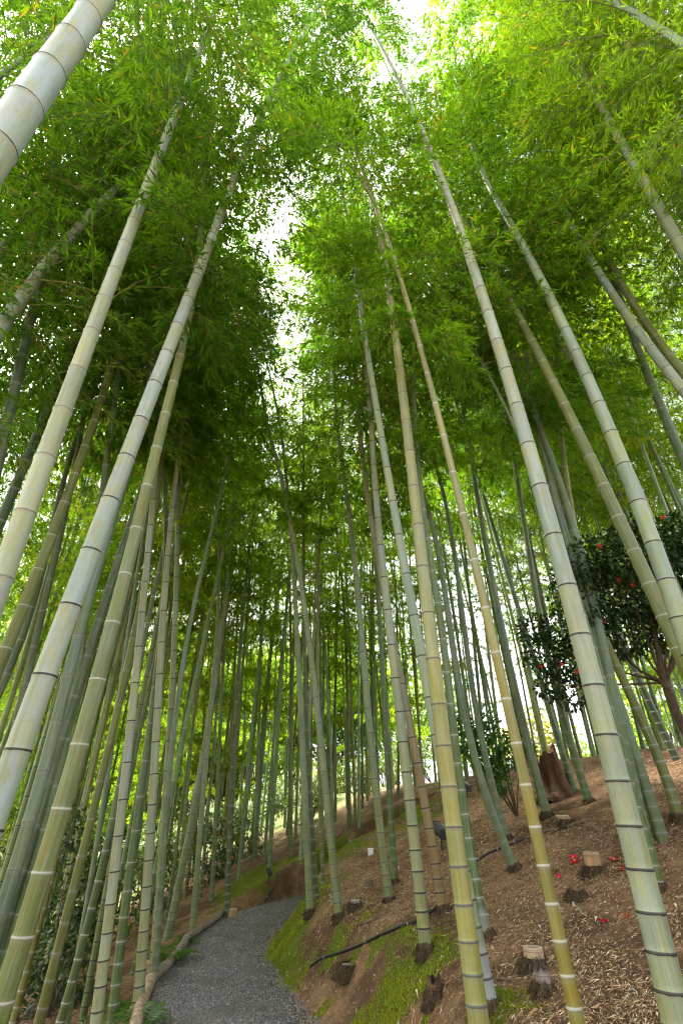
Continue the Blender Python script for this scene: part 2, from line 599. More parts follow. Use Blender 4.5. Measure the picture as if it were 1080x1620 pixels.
# openings in the canopy (photograph pixels: x, y, radius) through which the bright sky is seen over the path
GAPS = [(650, 40, 26), (612, 100, 22), (578, 30, 16), (445, 330, 22), (432, 390, 26), (445, 450, 34), (480, 440, 20),
        (470, 520, 24), (442, 590, 26), (470, 600, 18), (460, 660, 26), (480, 700, 22), (455, 730, 22), (475, 770, 18), (435, 640, 18), (470, 300, 14),
        (590, 200, 14)]
GAPS = np.array(GAPS, float) * np.array([1, 1, .86])
LOWGAPS = np.array([(560, 1080, 60), (640, 1090, 40), (735, 1060, 46), (740, 1160, 40), (550, 1010, 34), (590, 1150, 40), (440, 1080, 20), (180, 1200, 16), (690, 1130, 40)], float)
LEAF_A = np.array([.046, .116, .009]); LEAF_B = np.array([.140, .262, .014]); LEAF_DRY = np.array([.26, .20, .03])


def crown_arrays(P, S, total, start_s, r, far=False, blen=1.0, rmax=None, step=.31, cull=True, origin=None, minz=None):
    """P: culm points, S: arc length of them; branches from start_s to the tip. Returns V, quads, colours, material index"""
    T_ = TEMPL_FAR if far else TEMPL
    V, Fq, C, MI, n = [], [], [], [], 0
    s = start_s
    side = r.uniform(0, 2 * np.pi)
    while s < total - .1:
        p = np.array([np.interp(s, S, P[:, i]) for i in range(3)])
        k = (s - start_s) / (total - start_s)
        size = blen * (.55 + .6 * min(1, k * 5)) * (1.08 - .68 * k)
        side += np.pi + r.normal(0, .5)
        for b in range(2):
            az = side + (b * 1.1 - .55) + r.normal(0, .25)
            sc = size * r.uniform(.6, 1.3) * (1 if b == 0 else .8)
            q, sh, tv, tf = T_[r.integers(len(T_))]
            pit = r.normal(-.02, .16) + .10 * k
            ca, sa, cp, sp = math.cos(az), math.sin(az), math.cos(pit), math.sin(pit)
            M = np.array([[ca * cp, -sa, -ca * sp], [sa * cp, ca, -sa * sp], [sp, 0, cp]])
            wp = p if origin is None else p + origin
            if cull:
                tests = wp + np.array([[0.75 * sc, 0, .1], [1.35 * sc, 0, -.12]]) @ M.T
                x, y, zc = project(tests)
                dd = np.hypot(x[:, None] - GAPS[None, :, 0], y[:, None] - GAPS[None, :, 1]) - GAPS[None, :, 2] - .07 * F / zc[:, None]
                dl = np.hypot(x[:, None] - LOWGAPS[None, :, 0], y[:, None] - LOWGAPS[None, :, 1]) - LOWGAPS[None, :, 2]
                if dd.min() < 0 and r.random() < .74: continue
                if dl.min() < 0 and r.random() < .72: continue
            # leaves keep their size, the branch scales
            ctr = q[:, :1, :]
            qq = (ctr * sc + (q - ctr) * (.75 + .25 * sc)) @ M.T + p
            V.append(qq.reshape(-1, 3)); m = len(qq)
            Fq.append(np.arange(4 * m).reshape(m, 4) + n); n += 4 * m
            bt = r.uniform(-.35, .35)
            f = np.clip(sh + bt, 0, 1)[:, None]
            c = LEAF_A * (1 - f) + LEAF_B * f
            c = np.where((sh > .972)[:, None], LEAF_DRY, c)
            C.append(np.repeat(c, 4, 0)); MI.append(np.zeros(m, int))
            tvv = (tv * sc) @ M.T + p
            V.append(tvv); Fq.append(tf + n); n += len(tvv)
            C.append(np.tile([.16, .17, .05], (len(tvv), 1))); MI.append(np.ones(len(tf), int))
        s += step * r.uniform(.85, 1.15) * (1.15 - .45 * k)
    if not V:
        return None
    return np.concatenate(V), np.concatenate(Fq), np.concatenate(C), np.concatenate(MI)


def crown_mesh(arr):
    V, Fq, C, MI = arr
    C4 = np.concatenate([C, np.ones((len(C), 1))], 1)
    return new_mesh("crown", V, Fq, [MAT_LEAF, MAT_TWIG], MI, False, {"col": ('FLOAT_COLOR', C4)})


# ------------------------------------------------------------------ bamboo culms
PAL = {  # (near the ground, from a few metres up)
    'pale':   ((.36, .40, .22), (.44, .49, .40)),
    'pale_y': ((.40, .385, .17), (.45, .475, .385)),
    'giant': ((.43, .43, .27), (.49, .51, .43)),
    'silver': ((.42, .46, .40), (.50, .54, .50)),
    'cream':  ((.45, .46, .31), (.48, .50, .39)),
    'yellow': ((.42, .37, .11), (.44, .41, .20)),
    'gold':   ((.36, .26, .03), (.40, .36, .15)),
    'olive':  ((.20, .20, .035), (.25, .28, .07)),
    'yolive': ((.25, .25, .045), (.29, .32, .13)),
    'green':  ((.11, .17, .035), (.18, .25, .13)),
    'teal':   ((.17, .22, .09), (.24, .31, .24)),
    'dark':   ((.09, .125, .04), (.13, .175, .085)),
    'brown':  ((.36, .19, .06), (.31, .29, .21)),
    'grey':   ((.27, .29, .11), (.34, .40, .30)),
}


def culm_arrays(P, S, total, r0, pal, sides, power=.62, inode=1.0, jit=None, foot=None):
    r = jit or rng
    fr = lambda s: r0 * max(0.06, (1 - s / total)) ** power * (1 + .10 * math.exp(-s / .25))
    s, nodes = 0.0, [0.0]
    while s < total:
        f = s / total
        L = min(.085 + .125 * s, .40) * (1 - .55 * max(0, f - .5) / .5) * inode
        s += L * r.uniform(.95, 1.05)
        nodes.append(min(s, total))
    if nodes[-1] - nodes[-2] < .05: nodes.pop(-2)
    T = norm(np.gradient(P, axis=0))
    V, Q, C, DA, DB, CS, n = [], [], [], [], [], [], 0
    a = np.linspace(0, 2 * np.pi, sides, endpoint=False)
    lo, hi = np.array(PAL[pal][0]), np.array(PAL[pal][1])
    for k in range(len(nodes) - 1):
        s0, s1 = nodes[k], nodes[k + 1]; L = s1 - s0
        if sides >= 14:
            off = [0, .005, .012, .03, L * .5, L - .03, L - .012, L - .005, L]
            sw = [1.075, 1.06, 1.005, .99, .995, 1.0, 1.02, 1.06, 1.085]
            if L < .07: off = [0, .005, L * .5, L - .005, L]; sw = [1.055, 1.03, 1.0, 1.03, 1.055]
        elif sides >= 9:
            off = [0, .008, L - .008, L]; sw = [1.06, 1.0, 1.0, 1.06]
        else:
            off = [0, L]; sw = [1.0, 1.0]
        m = len(off)
        for o_, w in zip(off, sw):
            s = s0 + o_
            p = np.array([np.interp(s, S, P[:, i]) for i in range(3)])
            t = norm(np.array([np.interp(s, S, T[:, i]) for i in range(3)]))
            A = norm(np.cross(t, [0, 1, 0])); B = np.cross(t, A)
            rad = fr(s) * w
            V.append(p + rad * (np.cos(a)[:, None] * A + np.sin(a)[:, None] * B))
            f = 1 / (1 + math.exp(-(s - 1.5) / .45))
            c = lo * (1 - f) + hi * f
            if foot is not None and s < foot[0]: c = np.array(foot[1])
            jn_ = math.sin(k * 12.9898 + total) * 43758.5; jn_ -= math.floor(jn_); kn_ = (jn_ * 7.31) % 1.0
            c = c * (.88 + .24 * jn_) * np.array([1 + .10 * (kn_ - .5), 1.0, 1 - .35 * (kn_ - .5)])
            C.append(np.tile(c, (sides, 1)))
            DA.append(np.full(sides, o_)); DB.append(np.full(sides, L - o_))
            CS.append(np.stack([.07 * np.cos(a), .07 * np.sin(a), np.full(sides, s)], 1))
        i = np.arange(m - 1)[:, None] * sides; j = np.arange(sides)[None]; kk = (j + 1) % sides
        Q.append(np.stack([i + j, i + kk, i + sides + kk, i + sides + j], -1).reshape(-1, 4) + n)
        n += m * sides
    return np.concatenate(V), np.concatenate(Q), np.concatenate(C), np.concatenate(DA), np.concatenate(DB), np.concatenate(CS)


def culm_mesh(arr):
    V, Q, C, DA, DB, CS = arr
    C4 = np.concatenate([C, np.ones((len(C), 1))], 1)
    return new_mesh("culm", V, Q, [MAT_CULM], None, True,
                    {"col": ('FLOAT_COLOR', C4), "da": ('FLOAT', DA), "db": ('FLOAT', DB), "cs": ('FLOAT_VECTOR', CS)})


def root_mesh(r, rad, h=.16, n=260, col=(.085, .058, .034)):
    g = Geo()
    a = r.uniform(0, 2 * np.pi, n); z0 = r.uniform(.25, 1, n) * h
    for k in range(n):
        d = np.array([math.cos(a[k]), math.sin(a[k]), 0]); tn = np.array([-d[1], d[0], 0])
        r1 = rad * (1.02 + .35 * (1 - z0[k] / h)); r2 = r1 + rad * r.uniform(.2, 1.0)
        p0 = d * r1 + [0, 0, z0[k]]; p1 = d * (r1 + r2) * .5 + tn * r.normal(0, .02) + [0, 0, z0[k] * .55]
        p2 = d * r2 + tn * r.normal(0, .05) + [0, 0, -.03]
        w = tn * r.uniform(.001, .0028)
        c = np.array(col) * r.uniform(.45, 1.5)
        g.add([p0 - w, p0 + w, p1 - w, p1 + w, p2 - w * .4, p2 + w * .4], [(0, 1, 3, 2), (2, 3, 5, 4)], None, c)
    t = np.linspace(0, 1, 5)
    g.tube(np.stack([0 * t, 0 * t, -.06 + (h + .04) * t], 1), rad * np.array([2.0, 1.75, 1.4, 1.15, 1.0]), 14, np.array(col) * .5, 0, False)
    return g.mesh("root_clump", [MAT_ROOT], False)


# ---- the bamboos one can tell apart -------------------------------------------------------------
# (label, points bottom->top in photo pixels, depth: 'g' = first point stands on the ground, or a trunk diameter in m,
#  width in px at point index, palette, ring 0 white..1 dark, total height, crown start (m), crown tint, group or None)
G1 = (1, 1, 1, 1)
DK = (.72, .85, .8, 1)  # darker green crowns: partly leaf tone, partly canopy shade put into the colour
YL = (1.42, 1.3, .9, 1)  # yellow-green crowns: partly leaf tone, partly light on the right canopy, painted in
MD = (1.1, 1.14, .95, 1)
H = []


def hero(label, pts, depth, w, wi, pal, ring=1.0, height=17.0, cs=None, tint=G1, group=None, roots=False, blen=1.0, foot=None):
    H.append(dict(label=label, pts=pts, depth=depth, w=w, wi=wi, pal=pal, ring=ring, height=height, cs=cs, tint=tint, group=group, roots=roots, blen=blen, foot=foot))


# left of the path
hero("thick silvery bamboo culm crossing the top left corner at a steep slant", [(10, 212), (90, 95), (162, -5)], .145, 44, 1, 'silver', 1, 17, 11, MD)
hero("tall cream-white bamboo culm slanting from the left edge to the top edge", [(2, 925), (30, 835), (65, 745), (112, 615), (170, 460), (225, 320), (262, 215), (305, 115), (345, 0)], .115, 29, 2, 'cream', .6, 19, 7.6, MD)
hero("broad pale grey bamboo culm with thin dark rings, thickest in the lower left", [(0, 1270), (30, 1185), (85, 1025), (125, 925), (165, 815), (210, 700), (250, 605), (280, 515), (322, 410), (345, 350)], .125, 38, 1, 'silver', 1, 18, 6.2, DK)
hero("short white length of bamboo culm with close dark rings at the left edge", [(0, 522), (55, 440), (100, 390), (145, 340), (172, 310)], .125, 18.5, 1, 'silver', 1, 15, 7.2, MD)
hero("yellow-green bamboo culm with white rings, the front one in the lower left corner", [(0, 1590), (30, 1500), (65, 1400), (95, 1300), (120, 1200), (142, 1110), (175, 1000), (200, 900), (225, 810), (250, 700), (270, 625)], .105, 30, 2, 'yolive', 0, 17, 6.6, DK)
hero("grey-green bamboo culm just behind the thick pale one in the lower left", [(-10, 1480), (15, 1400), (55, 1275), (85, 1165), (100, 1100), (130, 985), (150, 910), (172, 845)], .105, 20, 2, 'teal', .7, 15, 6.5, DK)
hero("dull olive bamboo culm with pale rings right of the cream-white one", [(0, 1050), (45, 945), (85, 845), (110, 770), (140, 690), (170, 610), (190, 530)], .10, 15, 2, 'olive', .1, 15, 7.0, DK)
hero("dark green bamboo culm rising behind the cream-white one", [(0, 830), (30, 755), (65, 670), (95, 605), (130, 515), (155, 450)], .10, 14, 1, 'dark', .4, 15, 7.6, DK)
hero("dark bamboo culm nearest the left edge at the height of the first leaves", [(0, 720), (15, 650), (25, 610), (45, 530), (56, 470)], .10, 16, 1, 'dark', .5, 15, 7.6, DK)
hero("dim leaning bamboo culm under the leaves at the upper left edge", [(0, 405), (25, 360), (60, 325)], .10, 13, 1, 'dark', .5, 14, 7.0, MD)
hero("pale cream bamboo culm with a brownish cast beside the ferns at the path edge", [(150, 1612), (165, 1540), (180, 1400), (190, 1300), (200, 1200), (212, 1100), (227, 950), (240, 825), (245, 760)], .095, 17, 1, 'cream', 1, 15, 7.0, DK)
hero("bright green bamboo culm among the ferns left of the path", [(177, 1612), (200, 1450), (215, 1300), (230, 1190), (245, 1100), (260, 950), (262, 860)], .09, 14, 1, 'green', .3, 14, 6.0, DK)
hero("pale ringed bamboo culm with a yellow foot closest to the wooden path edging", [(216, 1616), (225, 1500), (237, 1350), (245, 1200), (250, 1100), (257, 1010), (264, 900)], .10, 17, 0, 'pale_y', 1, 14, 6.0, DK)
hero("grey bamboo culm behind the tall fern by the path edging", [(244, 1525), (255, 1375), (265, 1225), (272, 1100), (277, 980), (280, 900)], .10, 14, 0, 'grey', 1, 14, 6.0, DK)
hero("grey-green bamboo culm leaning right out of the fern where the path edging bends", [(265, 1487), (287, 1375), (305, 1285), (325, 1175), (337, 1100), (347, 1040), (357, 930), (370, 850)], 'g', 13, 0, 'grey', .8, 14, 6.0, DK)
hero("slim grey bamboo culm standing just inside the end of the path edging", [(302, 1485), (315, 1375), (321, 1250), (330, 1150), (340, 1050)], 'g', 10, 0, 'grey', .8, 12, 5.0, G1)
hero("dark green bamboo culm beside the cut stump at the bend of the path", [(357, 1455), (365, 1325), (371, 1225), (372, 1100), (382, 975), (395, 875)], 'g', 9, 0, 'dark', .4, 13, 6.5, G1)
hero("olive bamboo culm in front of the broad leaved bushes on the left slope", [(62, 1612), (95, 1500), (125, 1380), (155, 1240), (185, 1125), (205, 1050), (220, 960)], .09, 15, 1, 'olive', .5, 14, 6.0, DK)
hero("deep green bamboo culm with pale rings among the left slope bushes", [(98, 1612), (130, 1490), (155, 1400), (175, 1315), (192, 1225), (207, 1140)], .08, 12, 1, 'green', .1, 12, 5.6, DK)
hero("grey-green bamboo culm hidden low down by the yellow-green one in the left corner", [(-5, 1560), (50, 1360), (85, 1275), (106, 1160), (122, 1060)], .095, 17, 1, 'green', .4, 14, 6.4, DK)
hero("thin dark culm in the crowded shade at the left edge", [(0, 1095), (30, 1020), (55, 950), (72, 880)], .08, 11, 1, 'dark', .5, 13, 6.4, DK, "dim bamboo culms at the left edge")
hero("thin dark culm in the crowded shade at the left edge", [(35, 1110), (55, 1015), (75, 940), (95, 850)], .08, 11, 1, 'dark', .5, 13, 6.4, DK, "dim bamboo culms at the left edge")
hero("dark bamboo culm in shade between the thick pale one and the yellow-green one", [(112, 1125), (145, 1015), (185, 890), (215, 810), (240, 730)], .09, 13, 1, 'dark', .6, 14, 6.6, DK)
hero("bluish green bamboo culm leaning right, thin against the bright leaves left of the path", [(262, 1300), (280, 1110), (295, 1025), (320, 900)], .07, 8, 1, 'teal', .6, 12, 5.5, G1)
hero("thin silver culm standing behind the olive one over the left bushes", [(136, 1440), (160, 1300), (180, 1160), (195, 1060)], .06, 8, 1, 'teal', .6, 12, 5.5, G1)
# middle
hero("brownish green bamboo culm, front one of the close trio on the middle bank", [(492, 1445), (482, 1300), (477, 1175), (474, 1050), (465, 900), (457, 825), (452, 740)], 'g', 12, 0, 'grey', .7, 14, 6.8, G1, None, True)
hero("tall grey bamboo culm on the bank that bends left into the sky gap", [(536, 1452), (525, 1350), (515, 1250), (505, 1150), (490, 1020), (475, 925), (455, 800), (427, 690)], 'g', 13, 0, 'grey', .8, 13.5, 7.2, G1, None, True, .6)
hero("slender dark culm second in the close trio on the middle bank", [(501, 1422), (492, 1300), (487, 1200), (484, 1100), (481, 1000), (480, 850), (480, 700)], 'g', 9, 0, 'dark', .5, 13, 7.2, G1)
hero("thin olive culm rearmost in the close trio on the middle bank", [(514, 1402), (505, 1275), (500, 1175), (506, 950), (507, 800)], 'g', 7, 0, 'olive', .5, 13, 6.2, G1)
hero("even grey-green bamboo culm standing alone in the middle of the brown slope", [(618, 1427), (602, 1340), (592, 1250), (585, 1150), (582, 1100), (572, 1000), (560, 900), (545, 760)], 'g', 14, 0, 'grey', .8, 14, 7.0, G1, None, True)
hero("smooth dark green bamboo culm with a greyish foot behind the lone grey-green one", [(625, 1397), (618, 1300), (611, 1200), (607, 1100), (600, 950), (590, 800)], 'g', 11, 0, 'green', .6, 14, 6.8, G1, None, True)
hero("pale blue-grey bamboo culm with a yellow foot and many close dark rings", [(674, 1505), (662, 1400), (652, 1300), (640, 1200), (628, 1100), (622, 1040), (609, 940), (598, 820), (590, 720)], 'g', 20, 0, 'pale_y', 1, 16, 7.8, G1, None, True)
hero("tall pale bamboo culm with a white waxy foot standing behind the thick yellow-cream one", [(783, 1590), (765, 1535), (740, 1430), (700, 1265), (685, 1170), (677, 1100), (667, 1015), (650, 920), (635, 860), (620, 785), (605, 700), (587, 610), (575, 525), (562, 420)], 'g', 24, 0, 'pale', .9, 18, 9.5, G1, None, True, .8, (.32, (.52, .50, .45)))
hero("thick yellow-cream bamboo culm, the nearest one right of the path", [(772, 1690), (757, 1612), (740, 1500), (725, 1400), (712, 1300), (705, 1200), (696, 1115), (685, 1050), (670, 925), (660, 800), (647, 700), (635, 610), (617, 475), (607, 415), (597, 350)], 'g', 34, 0, 'yellow', .8, 19, 10.5, MD, None, True, .8)
hero("brown tinted bamboo culm with an orange foot leaning left", [(702, 1442), (685, 1350), (670, 1275), (657, 1200), (645, 1125), (632, 1050), (610, 950), (593, 870), (582, 785), (570, 690)], 'g', 16, 0, 'brown', 1, 15, 7.4, G1, None, True)
hero("green bamboo culm with a grey knobbly foot right of the yellow-cream one", [(770, 1482), (752, 1400), (738, 1315), (725, 1220), (712, 1110), (700, 1010), (688, 930)], 'g', 17, 0, 'green', .3, 15, 7.4, G1, None, True, 1.0, (.22, (.28, .28, .22)))
hero("grey-green bamboo culm with a hairy root end at the short black hose", [(817, 1374), (775, 1290), (755, 1225), (740, 1150), (722, 1040), (705, 950), (690, 870), (672, 790)], 'g', 14, 0, 'teal', .7, 14, 6.8, G1, None, True)
hero("slender golden yellow bamboo culm with white rings on the right slope", [(924, 1664), (912, 1616), (890, 1515), (865, 1400), (842, 1290), (820, 1190), (800, 1105), (785, 1050), (760, 930), (740, 835), (715, 740), (690, 650), (677, 605), (655, 510), (640, 465), (625, 415)], 'g', 23, 0, 'gold', 0, 17, 9.0, MD, None, True, .8)
hero("grey-green bamboo culm below the sapling with roots beside the pale cut disk", [(868, 1292), (850, 1240), (835, 1190), (816, 1100), (795, 990), (770, 875), (755, 790), (740, 700), (732, 650)], 'g', 14, 0, 'teal', .7, 14, 7.0, G1, None, True)
hero("mid green bamboo culm immediately right of the reddish tree stump", [(932, 1270), (910, 1200), (885, 1110), (860, 1025), (840, 900), (825, 785), (805, 690), (795, 630)], 'g', 13, 0, 'green', .6, 14, 7.0, DK, None, True)
hero("mid green bamboo culm touching the side of the reddish tree stump", [(907, 1252), (885, 1175), (862, 1105), (830, 1000), (805, 910), (780, 840), (752, 745)], 'g', 11, 0, 'green', .6, 13, 6.6, DK)
hero("blue-green bamboo culm leaning left behind the leafy sapling", [(804, 1328), (780, 1260), (762, 1180), (748, 1090), (735, 990), (715, 860), (697, 765)], 'g', 12, 0, 'teal', .6, 13, 6.6, G1, None, True)
# right
hero("thickest bamboo of all, whitish with patchy yellow, leaning in from the lower right corner", [(1092, 1700), (1070, 1612), (1040, 1490), (1010, 1375), (985, 1285), (965, 1200), (948, 1115), (925, 1025), (890, 910), (860, 800), (830, 690), (805, 600), (775, 500), (740, 385), (700, 290), (675, 225), (640, 155), (612, 95), (578, 28)], 'g', 47, 0, 'giant', 1, 19, 14.0, MD, None, True, .6)
hero("whitish bamboo culm with dark rings crossing in front of the red flowered tree", [(1075, 990), (1045, 895), (1015, 810), (985, 730), (955, 655), (925, 600), (890, 515), (850, 435), (820, 375), (790, 325)], .13, 25, 1, 'pale', 1, 17, 7.6, MD)
hero("olive-yellow bamboo culm with white rings crossing in front of the red flowered tree", [(1080, 1040), (1040, 960), (1000, 870), (970, 800), (935, 730), (900, 655), (875, 605), (835, 530), (800, 465), (775, 420)], .12, 22, 1, 'yolive', .1, 16, 7.4, G1)
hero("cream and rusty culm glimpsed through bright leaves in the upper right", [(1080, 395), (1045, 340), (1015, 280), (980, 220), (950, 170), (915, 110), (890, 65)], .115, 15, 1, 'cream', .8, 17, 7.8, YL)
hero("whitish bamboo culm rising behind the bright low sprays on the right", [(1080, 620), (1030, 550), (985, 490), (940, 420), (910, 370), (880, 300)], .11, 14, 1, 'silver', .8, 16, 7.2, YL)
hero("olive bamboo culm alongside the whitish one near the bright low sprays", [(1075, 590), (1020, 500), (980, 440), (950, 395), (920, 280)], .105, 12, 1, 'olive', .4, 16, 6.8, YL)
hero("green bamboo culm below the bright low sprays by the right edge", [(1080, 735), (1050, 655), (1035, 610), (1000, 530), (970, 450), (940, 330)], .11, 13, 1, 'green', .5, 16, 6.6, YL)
hero("olive green bamboo culm standing at the right edge under the red flowered tree", [(1072, 1297), (1050, 1215), (1020, 1150), (995, 1100), (975, 1055), (945, 985), (925, 920)], 'g', 16, 0, 'olive', .4, 14, 7.0, G1, None, True)
hero("thin green bamboo culm hidden mostly behind the thickest whitish one", [(1045, 1407), (1025, 1330), (1005, 1270), (990, 1215), (972, 1150), (956, 1090)], 'g', 13, 0, 'green', .4, 13, 7.0, G1, None, True)
hero("shadowy bamboo culm behind the thickest whitish one at the brow of the slope", [(1002, 1197), (980, 1150), (960, 1100), (935, 1030), (905, 960)], 'g', 11, 0, 'dark', .3, 14, 7.0, DK)
hero("shadowy bamboo culm at the brow of the slope near the right edge", [(1070, 1203), (1045, 1150), (1020, 1100), (985, 1020), (950, 940)], 'g', 12, 0, 'dark', .3, 14, 7.0, DK)
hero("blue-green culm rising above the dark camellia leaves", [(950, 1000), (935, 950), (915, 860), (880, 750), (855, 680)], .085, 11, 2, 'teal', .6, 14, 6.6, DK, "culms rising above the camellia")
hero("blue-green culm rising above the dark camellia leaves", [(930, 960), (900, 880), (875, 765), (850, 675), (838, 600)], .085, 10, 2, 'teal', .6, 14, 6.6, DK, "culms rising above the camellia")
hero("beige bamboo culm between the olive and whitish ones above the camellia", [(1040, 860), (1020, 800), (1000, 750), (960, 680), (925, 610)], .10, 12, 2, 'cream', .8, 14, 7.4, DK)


def solve_culm(h, r):
    pts = h['pts']
    if h['depth'] == 'g':
        A = hit_ground(*pts[0]); ai = 0
        zc = project(A)[2][0]
        rad = h['w'] * zc / (2 * F)
    else:
        ai = h['wi']
        zc = h['depth'] * F / h['w']
        A = CAM + zc * ray(*pts[ai])
        rad = h['depth'] / 2
    P3 = []
    for i, p in enumerate(pts):
        d = ray(*p)
        dh = d[:2]
        t = float(A[:2] @ dh) / float(dh @ dh)
        if i == ai: t = zc
        P3.append(CAM + t * d)
    P3 = np.array(P3)
    z = P3[:, 2]
    deg = 1 if len(pts) < 4 else (2 if len(pts) < 7 else 3)
    cx = np.polyfit(z, P3[:, 0], deg); cy = np.polyfit(z, P3[:, 1], min(deg, 2))
    z0, z1 = z.min(), z.max()

    def pos(zz):
        if zz < z0:
            x = np.polyval(cx, z0) + np.polyval(np.polyder(cx), z0) * (zz - z0)
            y = np.polyval(cy, z0) + np.polyval(np.polyder(cy), z0) * (zz - z0)
        elif zz > z1:
            e = zz - z1
            tx, ty = np.polyval(np.polyder(cx), z1), np.polyval(np.polyder(cy), z1)
            tx, ty = np.clip(tx, -.25, .25), np.clip(ty, -.2, .2)
            x = np.polyval(cx, z1) + tx * e + bend[0] * e * e
            y = np.polyval(cy, z1) + ty * e + bend[1] * e * e
        else:
            x, y = np.polyval(cx, zz), np.polyval(cy, zz)
        return np.array([x, y, zz])
    ba = r.uniform(0, 2 * np.pi)
    bend = .022 * np.array([math.cos(ba), math.sin(ba)])
    # find the ground
    zb = z0
    while True:
        p = pos(zb)
        g = tz(p[0], p[1])
        if p[2] <= g + .01 or zb < -6: break
        zb -= .02
    top = max(zb + h['height'], z1 + 2.5)
    zz = np.concatenate([np.linspace(zb - .04, z1, 60), np.linspace(z1, top, 30)[1:]])
    P = np.array([pos(q) for q in zz])
    S = np.concatenate([[0], np.cumsum(np.linalg.norm(np.diff(P, axis=0), axis=1))])
    total = S[-1]
    sa = np.interp(A[2], zz, S)
    h['traced'] = float(np.interp(z1, zz, S))
    r0 = rad / (max(.06, 1 - sa / total) ** .62)
    return P, S, total, r0


hr = np.random.default_rng(21)
BASES = []
leafcount = 0
for h in H:
    P, S, total, r0 = solve_culm(h, hr)
    base = P[0].copy(); base[2] += .04
    BASES.append((base[0], base[1]))
    root = thing("bamboo", h['label'], "bamboo", base, h['group'])
    zcn = project(P[len(P) // 4])[2][0]
    sides = 26 if h['w'] > 20 else (16 if h['w'] > 9 else 10)
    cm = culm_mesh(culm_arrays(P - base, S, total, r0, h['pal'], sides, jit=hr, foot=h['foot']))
    j = hr.uniform(.93, 1.07)
    link("culm", cm, root, (j, j, j, h['ring']))
    cs = h['cs'] if h['traced'] > 11.5 or h['depth'] == .145 else float(np.clip(h['traced'] - (1.6 if h['w'] > 11 else .9), 4.9, 7.6))
    if h['pts'][0][0] < 420 and h['traced'] < 6.9: cs = 6.7 + .5 * hr.random()
    arr = crown_arrays(P - base, S, total, max(cs, 2.5), hr, origin=base, blen=h['blen'])
    if arr is not None:
        leafcount += len(arr[1])
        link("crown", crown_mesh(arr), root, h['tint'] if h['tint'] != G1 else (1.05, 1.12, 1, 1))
    if h['roots']:
        link("root_clump", root_mesh(hr, r0 * 1.02, h=.03 + r0 * .7, n=420), root)
print("hero leaves", leafcount)

# ---- bamboos standing just outside the frame whose tops hang into it
SIDE = [(4.6, 3.0, 17, 'teal'), (5.4, 4.6, 16, 'grey'), (5.9, 2.6, 17, 'teal'), (6.6, 5.6, 16, 'grey'), (3.7, 1.6, 18, 'grey'), (6.8, 3.6, 16, 'teal'), (7.6, 6.4, 15, 'green'), (5.2, 1.2, 17, 'grey'),
        (-4.2, 3.2, 16, 'dark'), (-5.2, 4.6, 15, 'green'), (-5.6, 6.2, 15, 'dark'), (-4.6, 2.0, 17, 'grey'), (-6.6, 5.4, 15, 'green'), (-6.2, 7.4, 14, 'dark'), (8.0, 5.0, 16, 'teal'), (9.2, 7.6, 15, 'grey'), (7.4, 8.6, 15, 'teal'), (-7.5, 6.5, 15, 'dark'), (-7.2, 4.4, 16, 'green'), (-8.0, 9.0, 14, 'dark')]
for x, y, tot, pal in SIDE:
    g = tz(x, y)
    z = np.linspace(-.1, tot, 60); a = hr.uniform(0, 6.28); off = .006 * np.clip(z - 4, 0, None) ** 2
    P = np.stack([math.cos(a) * off + hr.normal(0, .02) * z, math.sin(a) * off + hr.normal(0, .02) * z, z], 1)
    S = np.r_[0, np.cumsum(np.linalg.norm(np.diff(P, axis=0), axis=1))]
    base = np.array([x, y, g])
    root = thing("bamboo", "bamboo seen among the right leaves, its foot outside the picture" if x > 0 else "dim bamboo standing low on the left slope, its foot outside the picture",
                 "bamboo", base, "bamboos on the right edge" if x > 0 else "bamboos on the left edge")
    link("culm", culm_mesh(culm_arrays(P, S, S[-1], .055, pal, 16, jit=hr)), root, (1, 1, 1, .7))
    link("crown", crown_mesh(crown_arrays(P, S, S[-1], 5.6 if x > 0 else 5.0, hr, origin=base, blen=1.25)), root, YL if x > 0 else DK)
    BASES.append((x, y))

# ---- the crowd behind: shared variants -----------------------------------------------------------
VAR = []
for k in range(12):
    total = 13.5 + .5 * (k % 4)
    z = np.linspace(-.15, total, 50)
    a = hr.uniform(0, 6.28); b = hr.uniform(.004, .011)
    off = b * np.clip(z - 3, 0, None) ** 2
    P = np.stack([math.cos(a) * off, math.sin(a) * off, z], 1)
    S = np.concatenate([[0], np.cumsum(np.linalg.norm(np.diff(P, axis=0), axis=1))])
    pal = ['grey', 'teal', 'green', 'dark', 'grey', 'olive', 'teal', 'green', 'dark'][k % 9]
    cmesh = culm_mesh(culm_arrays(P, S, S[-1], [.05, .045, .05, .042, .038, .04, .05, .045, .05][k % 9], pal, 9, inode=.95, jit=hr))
    arr = crown_arrays(P, S, S[-1], [4.2, 5.8, 4.6, 6.4, 3.6, 5.4, 4.4, 6.0, 3.9, 2.6, 2.2, 3.0][k], hr, far=True, cull=False, blen=1.2, step=.46)
    thin = crown_arrays(P, S, S[-1], [4.2, 5.8, 4.6, 6.4, 3.6, 5.4, 4.4, 6.0, 3.9, 2.6, 2.2, 3.0][k], hr, far=True, cull=False, blen=1.1, step=.8)
    VAR.append((cmesh, crown_mesh(arr), crown_mesh(thin)))

